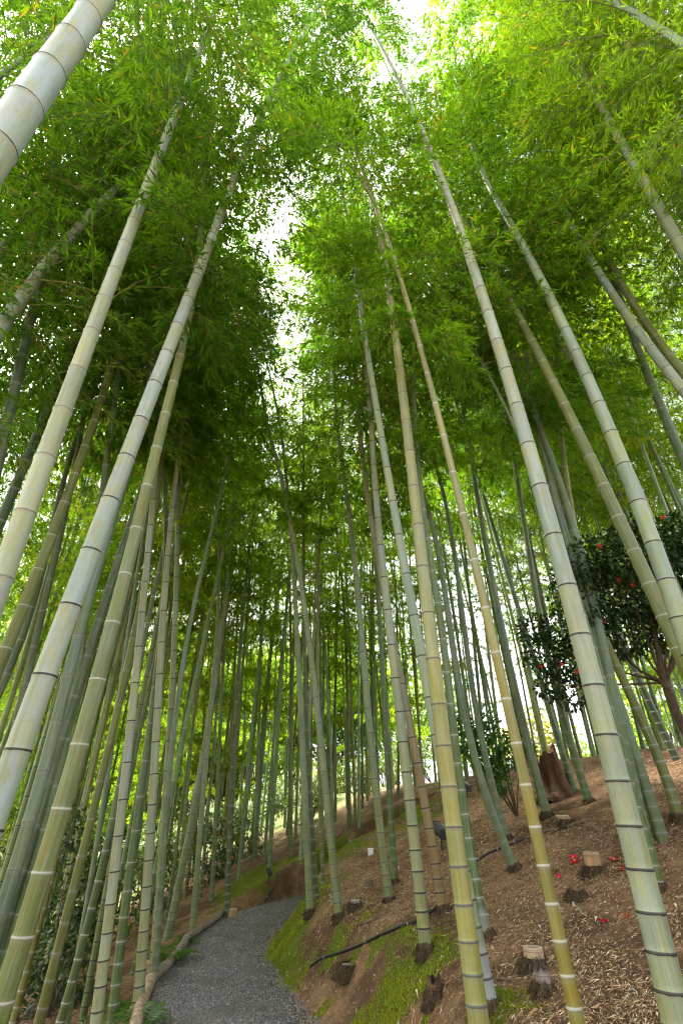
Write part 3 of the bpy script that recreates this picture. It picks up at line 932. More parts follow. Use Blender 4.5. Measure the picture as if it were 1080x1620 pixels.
ZONES = [  # name of the zone, label, how many, region test, y range, x range
    ("slim bamboos on the slope left of the path", "slim green bamboo in the crowd on the slope falling away left of the path", 64, (6.0, 18), (-12, -2.6)),
    ("thin bamboos in the stand beyond the bend", "thin bamboo in the distant stand beyond the bend of the path", 86, (12.6, 22), (-7, 4)),
    ("bamboos on the brow of the right hill", "bamboo standing far up on the brow of the right hill", 68, (7.5, 20), (1.6, 14)),
]
placed = list(BASES)
proto_count = 0
for group, label, want, (y0, y1), (x0, x1) in ZONES:
    got, tries = 0, 0
    while got < want and tries < 6000:
        tries += 1
        y = y0 + (y1 - y0) * hr.random() ** 1.15
        x = hr.uniform(x0, x1)
        L, Rr = path_lr(y)
        if y < 14.2 and L - .35 < x < Rr + .35: continue
        if y >= 14.2 and abs(x - (1.4 + (y - 14))) < .0: continue
        if min((x - a) ** 2 + (y - b) ** 2 for a, b in placed) < (.62 if y < 14 else .75) ** 2: continue
        g = tz(x, y)
        px, py, zc = project(np.array([x, y, g + 1.0]))
        if px[0] < -180 or px[0] > 1260: continue
        if zc[0] < 5.2: continue
        # keep the open view onto the litter slope in front of the stump and the camellia
        pb = project(np.array([x, y, g]))
        if 640 < pb[0][0] < 1080 and pb[1][0] > 1262: continue
        if 405 < pb[0][0] < 660 and pb[1][0] > 1395: continue
        placed.append((x, y))
        middle = -6.5 < x < 3.5 + .15 * y
        far_ = y > 14 or x < -6
        cmesh, crmesh, thinmesh = VAR[hr.integers(9, 12) if (far_ and hr.random() < .45) else (hr.choice([1, 3, 5, 7]) if not far_ else hr.integers(9))]
        sc = hr.uniform(.85, 1.18)
        root = thing("bamboo", label, "bamboo", (x, y, g), group, hr.uniform(0, 6.28))
        root.scale = (sc, sc, sc * hr.uniform(.95, 1.08))
        root.rotation_euler = (hr.normal(0, .028), hr.normal(0, .028), hr.uniform(0, 6.28))
        j = hr.uniform(1.1, 1.8)
        c1 = link("culm", cmesh, root, (j * hr.uniform(.92, 1.12), j, j * hr.uniform(.85, 1.1), hr.choice([1.0, .6, .2])))
        t = hr.uniform(.9, 1.4)
        c2 = link("crown", thinmesh if middle else crmesh, root, (t * hr.uniform(1.0, 1.35), t, t, 1))
        got += 1
print("crowd", len(placed))

# ------------------------------------------------------------------ litter, pebbles, moss
def scatter_strips(n, xs, ys, zf, lr_, wr, cols, up, r, curl=.25):
    ln = r.uniform(*lr_, n); w = r.uniform(*wr, n)
    a = r.uniform(0, 2 * np.pi, n)
    d = np.stack([np.cos(a), np.sin(a)], 1)
    p0 = np.stack([xs, ys], 1) - d * ln[:, None] / 2; p2 = p0 + d * ln[:, None]; pm = (p0 + p2) / 2
    z0, z1, z2 = [zf(p[:, 0], p[:, 1]) for p in (p0, pm, p2)]
    lift = r.uniform(*up, n)
    ok = np.abs(z2 - z0) < .75 * ln
    A = np.c_[p0, z0 + lift * r.uniform(.2, 1, n)]; M = np.c_[pm, np.maximum(z1, (z0 + z2) / 2) + lift + ln * r.uniform(0, curl, n) * .4]; B = np.c_[p2, z2 + lift * r.uniform(.2, 1.6, n)]
    t = np.c_[-d[:, 1], d[:, 0], r.normal(0, .35, n)] * w[:, None]
    A, M, B, t = A[ok], M[ok], B[ok], t[ok]; n = len(A)
    V = np.stack([A, M - t, B, M + t], 1).reshape(-1, 3)
    Q = np.arange(4 * n).reshape(n, 4)
    c = np.array(cols)[r.integers(len(cols), size=n)] * r.uniform(.7, 1.55, (n, 1))
    C4 = np.concatenate([np.repeat(c, 4, 0), np.ones((4 * n, 1))], 1)
    return V, Q, C4


sr = np.random.default_rng(5)
n = 400000
y = 2.0 + 14 * sr.random(n) ** 1.6
x = sr.uniform(-2.2, 7.5, n) * (.35 + .65 * np.clip(y / 9, 0, 1)) + np.clip((6 - y) * .35, 0, 1.2)
L, Rr = path_lr(y)
keep = (x > Rr + .02) & (sr.random(n) > np.clip(moss_amount(x, y), 0, .93)) & (vnoise(x, y, .5) + .5 > sr.random(n) * .75)
x, y = x[keep], y[keep]
x2 = sr.uniform(-9, -1.6, 16000); y2 = sr.uniform(3.5, 12, 16000); L2, _ = path_lr(y2); k2 = x2 < L2 - .15
x, y = np.concatenate([x, x2[k2]]), np.concatenate([y, y2[k2]])
STRAW = [(.42, .28, .155), (.32, .20, .105), (.52, .38, .23), (.22, .13, .068), (.36, .23, .12), (.14, .08, .045), (.29, .165, .085), (.58, .47, .33)]
V, Q, C4 = scatter_strips(len(x), x, y, terrain, (.015, .055), (.0012, .0034), STRAW, (.001, .013), sr, .14)
tag(link("leaf_litter", new_mesh("leaf_litter", V, Q, [MAT_STRAW], attrs={"col": ('FLOAT_COLOR', C4)})),
    "dry straw coloured bamboo leaf litter covering the slope", "leaf litter", kind="stuff")
# broader pale culm sheaths
n = 1100
y = 2.5 + 9 * sr.random(n) ** 1.4; x = sr.uniform(-.4, 6, n); L, Rr = path_lr(y); k = x > Rr + .2
V, Q, C4 = scatter_strips(int(k.sum()), x[k], y[k], terrain, (.03, .10), (.003, .008), [(.50, .40, .28), (.36, .25, .15), (.24, .15, .09), (.42, .34, .25)], (.006, .02), sr, .5)
tag(link("sheath_litter", new_mesh("sheath_litter", V, Q, [MAT_STRAW], attrs={"col": ('FLOAT_COLOR', C4)})),
    "broad pale fallen sheaths lying among the litter", "leaf litter", kind="stuff")

n = 1500
y = 4 + 8 * sr.random(n); L, Rr = path_lr(y); q = sr.beta(.45, .45, n); x = L + (Rr - L) * q
V, Q, C4 = scatter_strips(n, x, y, lambda a, b: path_surface(a, b), (.02, .06), (.002, .004), STRAW, (.003, .014), sr)
tag(link("fallen_leaves", new_mesh("fallen_leaves", V, Q, [MAT_STRAW], attrs={"col": ('FLOAT_COLOR', C4)})), "dry leaves blown along the sides of the gravel path", "leaves", kind="stuff")
# pebbles: squashed octahedra
n = 42000
y = 3.5 + 9.3 * sr.random(n) ** 1.3
L, Rr = path_lr(y); x = L + (Rr - L + .12) * sr.random(n)
z = path_surface(x, y)
s = sr.uniform(.003, .0085, n) * np.where(sr.random(n) > .97, 1.5, 1)
oc = np.array([[1, 0, 0], [0, 1, 0], [-1, 0, 0], [0, -1, 0], [0, 0, .8], [0, 0, -.6]], float)
a = sr.uniform(0, 6.28, n)
rot = np.stack([np.stack([np.cos(a), -np.sin(a)], -1), np.stack([np.sin(a), np.cos(a)], -1)], 1)
V = np.tile(oc, (n, 1, 1)) * s[:, None, None] * sr.uniform(.6, 1.3, (n, 1, 3)) * (1 + sr.normal(0, .12, (n, 6, 1)))
V[:, :, :2] = np.einsum('nij,nkj->nki', rot, V[:, :, :2])
V += np.stack([x, y, z + s * .1], 1)[:, None]
tri = np.array([(0, 1, 4), (1, 2, 4), (2, 3, 4), (3, 0, 4), (1, 0, 5), (2, 1, 5), (3, 2, 5), (0, 3, 5)])
Q = (tri[None] + 6 * np.arange(n)[:, None, None]).reshape(-1, 3)
g = sr.uniform(.09, .31, n)[:, None] * np.array([1, .98, .95]); g = np.where((sr.random(n) > .965)[:, None], np.array([.33, .31, .28]), g)
g = np.where((sr.random(n) > .93)[:, None], np.array([.14, .10, .07]), g)
C4 = np.concatenate([np.repeat(g, 6, 0), np.ones((6 * n, 1))], 1)
tag(link("gravel", new_mesh("gravel", V.reshape(-1, 3), Q, [MAT_STONE], attrs={"col": ('FLOAT_COLOR', C4)})),
    "loose grey gravel stones on the path", "gravel", kind="stuff")

# moss tufts
n = 420000
y = 3.5 + 11 * sr.random(n) ** 1.2
L, Rr = path_lr(y); x = Rr + sr.uniform(-.1, 2.2, n)
x[: n // 6] = sr.uniform(-3.4, .8, n // 6); y[: n // 6] = sr.uniform(11.5, 15, n // 6)
m = moss_amount(x, y)
L, Rr = path_lr(y)
keep = (m * (.7 + 1.5 * vnoise(x, y, .25)) > .25 + .95 * sr.random(n)) & ((x > Rr) | (y > 12.3))
x, y = x[keep], y[keep]; n = len(x)
z = terrain(x, y)
hh = sr.uniform(.008, .028, n) * (1 + 1.2 * np.clip(vnoise(x, y, .18), -.3, .5)); w = sr.uniform(.003, .007, n)
a = sr.uniform(0, 6.28, n); ln = sr.normal(0, .014, (n, 2))
b0 = np.stack([x - w * np.cos(a), y - w * np.sin(a), z - .004], 1); b1 = np.stack([x + w * np.cos(a), y + w * np.sin(a), z - .004], 1)
tp = np.stack([x + ln[:, 0], y + ln[:, 1], z + hh], 1)
V = np.stack([b0, b1, tp], 1).reshape(-1, 3); Q = np.arange(3 * n).reshape(n, 3)
f = np.clip(.5 + 1.1 * vnoise(x, y, .35) + sr.normal(0, .2, n), 0, 1)[:, None]
c = np.array([.11, .17, .010]) * (1 - f) + np.array([.29, .33, .025]) * f
c = np.where((sr.random(n) > .82)[:, None], np.array([.20, .13, .05]), c)
C4 = np.concatenate([np.repeat(c, 3, 0), np.ones((3 * n, 1))], 1)
tag(link("moss", new_mesh("moss", V, Q, [MAT_MOSS], attrs={"col": ('FLOAT_COLOR', C4)})),
    "yellow-green moss cushioning the bank along the path", "moss", kind="stuff")
print("moss", n, "bamboos", sum(1 for o in bpy.data.objects if o.get("category") == "bamboo"))

exec_rest = True
# ------------------------------------------------------------------ broadleaf shrubs and trees
def leaf_cloud(r, centres, radii, n_per, size, cols, aspect=.42, droop=.25):
    """leaf-sized kites on clumps spread through the crown"""
    VV, CC = [], []
    for c, rad in zip(centres, radii):
        n = int(n_per * (rad ** 2) / .09)
        d = norm(r.normal(0, 1, (n, 3)))
        rr_ = rad * r.uniform(.35, 1.0, n) ** .6
        p = c + d * rr_[:, None] * np.array([1, 1, .8])
        dd = norm(d * .8 + r.normal(0, .6, (n, 3)) + [0, 0, -droop])
        ln = size * r.uniform(.6, 1.15, (n, 1))
        up = norm(np.array([0, 0, 1.0]) + .6 * d + r.normal(0, .35, (n, 3)))
        w = norm(np.cross(dd, up)); nm = norm(np.cross(w, dd))
        wid = ln * aspect * .5
        A = p; T = p + dd * ln - nm * ln * .1
        M1 = p + dd * ln * .30 + nm * ln * .03; M2 = p + dd * ln * .68 + nm * ln * .0
        VV.append(np.stack([A, M1 + w * wid, M2 + w * wid * .8, T, M2 - w * wid * .8, M1 - w * wid], 1))
        k = r.integers(len(cols), size=n)
        CC.append(np.array(cols)[k] * r.uniform(.7, 1.3, (n, 1)))
    V = np.concatenate(VV); C = np.concatenate(CC); n = len(V)
    Q = np.concatenate([np.array([[0, 1, 2, 5], [5, 2, 3, 4]])[None] + 6 * np.arange(n)[:, None, None]]).reshape(-1, 4)
    return V.reshape(-1, 3), Q, np.repeat(C, 6, 0)


def clumps(r, n, ctr, ext, rad):
    c = r.normal(0, 1, (n, 3)); c = norm(c) * r.uniform(.2, 1, (n, 1)) ** .5
    return np.array(ctr) + c * np.array(ext), r.uniform(rad[0], rad[1], n)


def stems(g, r, base, tips, r0, col):
    for t in tips:
        s = np.linspace(0, 1, 7)[:, None]
        mid = (np.array(base) + t) / 2 + r.normal(0, .12, 3) * np.linalg.norm(t - base) * .4
        P = (1 - s) ** 2 * np.array(base) + 2 * s * (1 - s) * mid + s ** 2 * t
        g.tube(P, np.linspace(r0, r0 * .25, 7), 6, col)


def flower_mesh(r, rad=.035, col=(.62, .012, .05)):
    g = Geo()
    for k in range(7):
        a = k * 2 * np.pi / 7 + r.normal(0, .1)
        d = np.array([math.cos(a), math.sin(a), 0]); t = np.array([-d[1], d[0], 0])
        p = [d * rad * .1, d * rad * .6 + t * rad * .42 + [0, 0, rad * .25], d * rad + t * rad * .2 + [0, 0, rad * .45],
             d * rad - t * rad * .2 + [0, 0, rad * .42], d * rad * .6 - t * rad * .42 + [0, 0, rad * .25]]
        g.add(p, None, [(0, 1, 4), (1, 2, 4), (2, 3, 4)], np.array(col) * r.uniform(.8, 1.25))
    t = np.linspace(0, 1, 4)
    g.tube(np.stack([0 * t, 0 * t, rad * .6 * t], 1), [rad * .2, rad * .18, rad * .16, rad * .05], 6, (.65, .42, .05))
    return g.mesh("flower", [MAT_PETAL])


br = np.random.default_rng(31)
FLOWER = flower_mesh(br)
DARKLEAF = [(.017, .042, .013), (.026, .064, .018), (.038, .082, .022), (.014, .032, .012)]


def shrub(name, label, cat, base, cr, rd, n_per, size, cols, stem_r, flowers=0, trunk_tips=None, group=None, aspect=.42, tint=G1, mat=None, barkcol=(.12, .085, .06)):
    base = np.array(base, float)
    root = thing(name, label, cat, base, group)
    cr = np.array(cr) - base
    V, Q, C = leaf_cloud(br, cr, rd, n_per, size, cols, aspect)
    C4 = np.concatenate([C, np.ones((len(C), 1))], 1)
    link("crown", new_mesh("crown", V, Q, [mat or MAT_BROADLEAF], attrs={"col": ('FLOAT_COLOR', C4)}), root, tint)
    g = Geo()
    tips = cr[br.choice(len(cr), min(len(cr), 9), replace=False)]
    if trunk_tips is not None:
        for poly, ra, rb in trunk_tips:
            P = np.array(poly) - base
            s = np.linspace(0, 1, len(P)); ss = np.linspace(0, 1, 4 * len(P))
            P = np.stack([np.interp(ss, s, P[:, i]) for i in range(3)], 1) + br.normal(0, .006, (len(ss), 3))
            g.tube(P, np.linspace(ra, rb, len(ss)), 9, barkcol)
        b2 = np.array(trunk_tips[0][0][-1]) - base
        stems(g, br, b2, tips, stem_r, barkcol)
    else:
        stems(g, br, np.zeros(3) - [0, 0, .05], tips, stem_r, barkcol)
    link("trunk", g.mesh("trunk", [MAT_BARK], True), root)
    for k in range(flowers):
        i = br.integers(len(cr))
        d = norm(np.array([-base[0] * .3, -base[1], -.2]) / np.linalg.norm(base) + br.normal(0, .3, 3))
        f = link("flower", FLOWER, root)
        f.location = cr[i] + d * rd[i] * 1.04
        f.rotation_euler = Vector(d).to_track_quat('Z', 'Y').to_euler()
        s_ = br.uniform(.6, .85); f.scale = (s_, s_, s_)
    return root


def at(px, py, zc):
    return CAM + zc * ray(px, py)


# the camellia on the right
cz = 5.6
cen, rad = [], []
for (px, py, ra, dz) in [(930, 890, 44, .1), (985, 880, 50, .3), (1040, 880, 52, .1), (1085, 900, 50, .4), (915, 950, 42, .0), (965, 945, 52, .4), (1020, 940, 50, .5), (1075, 960, 46, .2),
                         (940, 1005, 36, .3), (990, 1005, 40, .6), (1040, 1000, 36, .5), (900, 915, 30, .6), (1000, 850, 34, .5), (1060, 850, 40, .3), (1110, 860, 50, .5),
                         (885, 1000, 34, .9), (860, 1035, 34, .9), (900, 1050, 32, .9), (875, 1085, 26, 1.0), (1110, 960, 50, .5), (845, 995, 26, 1.0), (905, 1100, 24, 1.0)]:
    z = cz + dz * .8 + br.normal(0, .15)
    cen.append(at(px, py, z)); rad.append(ra * 1.12 * z / F)
tb = hit_ground(1085, 1215)
jn = at(1050, 1080, cz)
shrub("camellia_tree", "dark leaved camellia tree with red flowers near the right edge", "tree", (jn[0] + .12, jn[1] + .1, tz(jn[0] + .12, jn[1] + .1)), cen, rad, 420, .08, DARKLEAF, .016, 22,
      [([(jn[0] + .12, jn[1] + .1, tz(jn[0] + .12, jn[1] + .1) - .05), jn + [.07, .05, -.5], jn], .06, .045), ([jn, at(1035, 1010, cz + .1), at(1025, 960, cz + .2)], .032, .016),
       ([jn, at(1010, 1060, cz + .1), at(975, 1030, cz + .3)], .022, .01), ([jn, at(1075, 1010, cz), at(1090, 930, cz)], .03, .014), ([at(1010, 1060, cz + .1), at(995, 1045, cz + .1), at(985, 1020, cz + .2)], .012, .006)],
      barkcol=(.10, .068, .045))
# sapling with bright broad leaves
sb = hit_ground(818, 1290)
zz = project(sb)[2][0]
cen = [at(px, py, zz + br.normal(0, .15)) for px, py in [(745, 1150), (760, 1170), (775, 1155), (735, 1175), (790, 1175), (765, 1200), (800, 1200), (780, 1220), (750, 1190), (815, 1165), (730, 1145), (830, 1190), (790, 1240), (770, 1140)]]
shrub("sapling", "leafy green sapling growing beside the slanting blue-green bamboos", "plant", sb, cen, [.17] * len(cen), 420, .10, [(.055, .13, .022), (.075, .17, .028), (.04, .10, .018)], .010, aspect=.36)
# broadleaf bushes at the lower left and the camellia by the bend
def bush_at(name, label, pxs, zc, n_per, size, cols, flowers=0, group=None, tint=G1, stem_r=.012, cat="bush", aspect=.42):
    c = np.array([at(px, py, zc + br.normal(0, .25)) for px, py, r_ in pxs]); r_ = np.array([q[2] for q in pxs]) * zc / F
    b = c.mean(0); b[2] = tz(b[0], b[1])
    return shrub(name, label, cat, b, c, r_, n_per, size, cols, stem_r, flowers, None, group, aspect, tint)


MIDLEAF = [(.025, .058, .020), (.040, .085, .026), (.060, .105, .030), (.018, .040, .016)]
bush_at("bush", "tall broad leaved bush filling the gap between the left corner bamboos", [(100, 1440, 40), (135, 1420, 40), (85, 1500, 46), (120, 1490, 44), (150, 1460, 34), (95, 1560, 50), (60, 1530, 40), (130, 1550, 40), (150, 1350, 28), (120, 1320, 26), (105, 1290, 20), (140, 1300, 22), (70, 1590, 50), (160, 1400, 26), (115, 1370, 30)], 6.6, 170, .10, MIDLEAF)
bush_at("camellia_bush", "dark camellia bush with a few red flowers beyond the bend of the path", [(325, 1350, 26), (345, 1370, 26), (330, 1395, 28), (350, 1330, 22), (310, 1375, 20), (365, 1355, 18), (345, 1405, 22), (318, 1325, 16), (338, 1300, 16)], 11.5, 170, .085, DARKLEAF, 5)
bush_at("bush", "low green bush behind the grey bamboos at the path bend", [(385, 1365, 18), (400, 1350, 20), (395, 1385, 16), (410, 1330, 14)], 13.5, 150, .08, MIDLEAF)
bush_at("bush", "loose yellow-green bush at the foot of the left slope", [(30, 1330, 30), (10, 1360, 30), (55, 1350, 26), (40, 1400, 30), (10, 1420, 30)], 10, 110, .10, [(.09, .13, .03), (.14, .16, .04), (.06, .10, .025)])

for k, (x, y, hh) in enumerate([(-7.5, 10.5, 1.6), (-9, 13, 2.0), (-6.2, 13.5, 1.7), (-10.5, 10, 1.8), (-5.2, 16.5, 1.8), (-8, 16.5, 2.2), (-3.6, 18.5, 1.8), (-11.5, 14.5, 2.2), (-6, 20, 2.2), (-1.5, 20, 1.8), (1, 22, 1.8), (-5.6, 9.2, 1.2), (-4.6, 21.5, 2.0), (-3.0, 23.5, 2.2), (-1.0, 24.5, 2.2), (.6, 20.5, 1.6), (2.2, 24, 2.2), (3.6, 22, 1.8), (-7.2, 23.5, 2.4), (-4.4, 14.5, 1.4), (-4.2, 11.2, 1.2), (-3.2, 16, 1.3)]):
    z = tz(x, y)
    cen, rad = clumps(br, 12, (x, y, z + hh * .5), (hh * .55, hh * .55, hh * .4), (hh * .14, hh * .26))
    shrub("bush", "low yellow-green bush down the slope among the left bamboos", "bush", (x, y, z), cen, rad, 70, .13, [(.07, .12, .02), (.10, .15, .03), (.05, .09, .018)], .014, 0, None, "low bushes down the left slope", .4)

# ferns
def fern(label, base, size, nf, tint, group=None):
    root = thing("fern", label, "fern", base, group)
    VV, CC = [], []
    for k in range(nf):
        a = k * 2 * np.pi / nf + br.normal(0, .2); L = size * br.uniform(.7, 1.1); el = br.uniform(.7, 1.2)
        t = np.linspace(0, 1, 16)
        ax = np.stack([L * t * math.cos(el) * 1.1, 0 * t, L * (math.sin(el) * t - .65 * t ** 2)], 1)
        for i in range(1, 16):
            w = L * .22 * math.sin(math.pi * (t[i] * .85 + .12))
            for sd in (-1, 1):
                p = ax[i]; dv = norm(ax[i] - ax[i - 1])
                tip = p + dv * w * .35 + np.array([0, sd * w, -.1 * w])
                m = (p + tip) / 2
                b = dv * L * .018
                VV.append([p, m + b, tip, m - b])
        pass
        ca, sa = math.cos(a), math.sin(a)
        n0 = len(VV) - 30
        for q in range(n0, len(VV)):
            VV[q] = [np.array([v[0] * ca - v[1] * sa, v[0] * sa + v[1] * ca, v[2]]) for v in VV[q]]
            CC.append(np.array([.05, .12, .018]) * br.uniform(.8, 1.4))
    V = np.array(VV).reshape(-1, 3); n = len(VV)
    C4 = np.concatenate([np.repeat(np.array(CC), 4, 0), np.ones((4 * n, 1))], 1)
    link("frond", new_mesh("frond", V, np.arange(4 * n).reshape(n, 4), [MAT_FERN], attrs={"col": ('FLOAT_COLOR', C4)}), root, tint)


for lab, px, py, sz, nf in [("bright green fern tucked against the bend of the wooden path edging", 268, 1532, .5, 13), ("feathery fern at the foot of the bright green bamboo", 192, 1612, .5, 12),
                            ("fern clump at the very bottom beside the yellow footed bamboo", 222, 1640, .42, 11), ("small fern below the slim grey bamboo by the edging", 292, 1500, .35, 10)]:
    b = hit_ground(px, py)
    fern(lab, b, sz * 1.15, nf + 2, (1.0, 1.0, 1, 1))

# ------------------------------------------------------------------ stumps, hoses, lamps, edging
def stump(label, px, py, wpx, hgt, col, topcol, lean=(0, 0), roots=True, hollow=True, rad=None, name="bamboo_stump", cat="stump", jag=0.0, flare=1.25, group=None):
    b = hit_ground(px, py); zc = project(b)[2][0]
    r0 = rad or wpx * zc / F / 2
    root = thing(name, label, cat, b, group, br.uniform(0, 6.28))
    g = Geo(); sides = 20
    a = np.linspace(0, 2 * np.pi, sides, endpoint=False)
    wob = 1 + .05 * np.sin(a * 3 + br.uniform(0, 6)) + br.normal(0, .015, sides)
    lv = [(-.06, flare), (.0, flare * .98), (hgt * .3, 1.1), (hgt * .34, 1.13), (hgt * .38, 1.05), (hgt * .78, 1.0), (hgt * .82, 1.05), (hgt * .86, 1.0), (hgt, .98)]
    rings = []
    for z, s in lv:
        top = jag * br.random(sides) * hgt if z == hgt else 0
        f = max(z, 0) / hgt
        rings.append(np.stack([r0 * s * wob * np.cos(a) + lean[0] * f * hgt, r0 * s * wob * np.sin(a) + lean[1] * f * hgt, np.full(sides, z) + top], 1))
    inner = rings[-1].copy(); ctr = inner.mean(0)
    inner[:, :2] = ctr[:2] + (inner[:, :2] - ctr[:2]) * .78
    deep = inner.copy(); deep[:, 2] -= hgt * (.45 if hollow else .02)
    allr = rings + [inner, deep]
    V = np.concatenate(allr); m = len(allr)
    cols = np.concatenate([np.tile(np.array(col) * (1.0 if i not in (3, 6) else .7) * br.uniform(.9, 1.1), (sides, 1)) for i in range(len(rings) - 1)] + [np.tile(topcol, (sides, 1))] * 2 + [np.tile(np.array(topcol) * (.35 if hollow else .9), (sides, 1))])
    i = np.arange(m - 1)[:, None] * sides; j = np.arange(sides)[None]; k = (j + 1) % sides
    g.add(V, np.stack([i + j, i + k, i + sides + k, i + sides + j], -1).reshape(-1, 4), None, cols)
    g.add(np.vstack([deep, deep.mean(0)]), None, [(x, (x + 1) % sides, sides) for x in range(sides)], np.array(topcol) * (.3 if hollow else .85))
    link("trunk", g.mesh("stump", [MAT_CUTBAMBOO if not jag else MAT_WOOD], False), root)
    if roots:
        link("root_clump", root_mesh(br, r0 * 1.15, h=max(.07, hgt * .45), n=200), root)


stump("tan sawn bamboo stump with a dark hairy root and red petals around it", 940, 1380, 24, .15, (.30, .19, .10), (.34, .24, .15))
stump("pale rimmed hollow bamboo stump on the litter left of the golden bamboo", 847, 1530, 30, .10, (.36, .25, .16), (.42, .33, .22))
stump("grey weathered dark topped stump just below the pale rimmed hollow one", 861, 1572, 24, .10, (.20, .165, .14), (.06, .045, .04), jag=.25)
stump("pale sawn disk of a leaning stump on the slope right of the hairy rooted bamboo", 898, 1304, 20, .09, (.28, .19, .11), (.56, .46, .32), lean=(-.5, -.6), hollow=False)
stump("shrunken hairy stump without a clear top between the red petals and the golden bamboo", 912, 1420, 20, .06, (.15, .10, .06), (.14, .09, .05), jag=.5)
stump("dark crumbling stump with moss at its foot on the near bank", 688, 1580, 22, .08, (.12, .07, .04), (.055, .03, .02), jag=.6)
stump("flat grey cut stump on the moss near the black hose", 553, 1535, 26, .04, (.20, .155, .11), (.27, .22, .16), hollow=False)
stump("whitish small stump on the brown slope below the lone grey-green bamboo", 562, 1437, 14, .08, (.27, .23, .19), (.36, .31, .26), roots=True)
stump("little dark stump on the moss above the black hose end", 436, 1483, 13, .08, (.16, .11, .07), (.22, .16, .10), roots=False)
stump("reddish brown sawn stump at the bend of the path next to the dark green bamboo", 367, 1456, 13, .16, (.34, .20, .11), (.48, .34, .20), roots=False)
stump("upright sawn post end beside the start of the wooden path edging", 236, 1548, 16, .18, (.30, .20, .12), (.46, .34, .22), roots=False, hollow=False)
stump("tiny brown stump on the brown slope above the whitish one", 584, 1402, 12, .07, (.13, .09, .06), (.16, .11, .07), roots=False)
stump("small brown cut stump far up the slope beside the pale grey lamp shelf", 692, 1283, 11, .14, (.20, .13, .08), (.30, .22, .14), roots=False)
# tree stump
b = hit_ground(880, 1262); zc = project(b)[2][0]
root = thing("tree_stump", "broad broken reddish brown tree stump on the upper right slope", "stump", b)
g = Geo(); sides = 40; a = np.linspace(0, 2 * np.pi, sides, endpoint=False)
r0 = 23 * zc / F; hg = 68 * zc / F
wob = 1 + .10 * np.sin(3 * a + 1) + .07 * np.sin(7 * a) + br.normal(0, .045, sides)
tops = hg * (.80 + .18 * np.sin(a * 1.0 + 2.6) + .07 * np.sin(5 * a) + br.normal(0, .035, sides))
rings = []
for f, s in [(-.1, 1.5), (.0, 1.45), (.12, 1.15), (.3, 1.0), (.6, .93), (.85, .9), (1.0, .9)]:
    rings.append(np.stack([r0 * s * wob * np.cos(a) - .10 * f, r0 * s * wob * np.sin(a), f * tops], 1))
inn = rings[-1].copy(); c0 = inn.mean(0); inn[:, :2] = c0[:2] + (inn[:, :2] - c0[:2]) * .72; inn[:, 2] -= .05
dp = inn.copy(); dp[:, :2] = c0[:2] + (dp[:, :2] - c0[:2]) * .5; dp[:, 2] = hg * .4
allr = rings + [inn, dp]; m = len(allr)
cols = np.concatenate([np.outer(1 + .4 * np.sin(9 * a + i), [.10, .055, .032]) for i in range(len(rings))] + [np.tile([.20, .10, .055], (sides, 1)), np.tile([.04, .022, .014], (sides, 1))])
i = np.arange(m - 1)[:, None] * sides; j = np.arange(sides)[None]; k = (j + 1) % sides
g.add(np.concatenate(allr), np.stack([i + j, i + k, i + sides + k, i + sides + j], -1).reshape(-1, 4), None, np.clip(cols, 0, 1))
g.add(np.vstack([dp, dp.mean(0)]), None, [(x, (x + 1) % sides, sides) for x in range(sides)], (.03, .018, .012))
link("trunk", g.mesh("tree_stump", [MAT_WOOD]), root)
root.rotation_euler = (0, 0, R(20))
# black hoses
def hose(label, pxs, rad, sag=.012):
    P = [hit_ground(*p) for p in pxs]
    P = np.array(P); s = np.r_[0, np.cumsum(np.linalg.norm(np.diff(P, axis=0), axis=1))]
    ss = np.linspace(0, s[-1], max(12, int(s[-1] / .04)))
    Q = np.stack([np.interp(ss, s, P[:, i]) for i in range(3)], 1)
    for _ in range(6):
        Q[1:-1, :2] = (Q[:-2, :2] + 2 * Q[1:-1, :2] + Q[2:, :2]) / 4
    Q[:, 2] = terrain(Q[:, 0], Q[:, 1]) + rad * .6 + sag
    for _ in range(3):
        Q[1:-1, 2] = (Q[:-2, 2] + 2 * Q[1:-1, 2] + Q[2:, 2]) / 4
    root = thing("hose", label, "hose", Q[0])
    g = Geo(); g.tube(Q - Q[0], rad, 8, (.012, .012, .013))
    link("tube", g.mesh("hose", [MAT_BLACK], True), root)
    g = Geo()
    for f in (.12, .5, .8):
        k = int(f * (len(Q) - 1)); d = norm(Q[min(k + 1, len(Q) - 1)] - Q[k])
        g.tube(np.array([Q[k] - d * .006, Q[k] + d * .006]) - Q[0], rad * 1.3, 8, (.25, .25, .24))
    link("cable_tie", g.mesh("cable_tie", [MAT_WHITE]), root)


hose("long black hose lying from the path bank up to the pale blue-grey bamboo", [(490, 1533), (505, 1519), (540, 1510), (575, 1497), (620, 1478), (655, 1464), (690, 1440)], .012)
hose("short black hose on the dry slope by the hairy rooted bamboo", [(752, 1366), (775, 1352), (800, 1342), (830, 1330)], .013)
hose("black pipe end running down the mossy bank to the end of the path", [(411, 1447), (417, 1432), (424, 1418), (432, 1410)], .022)
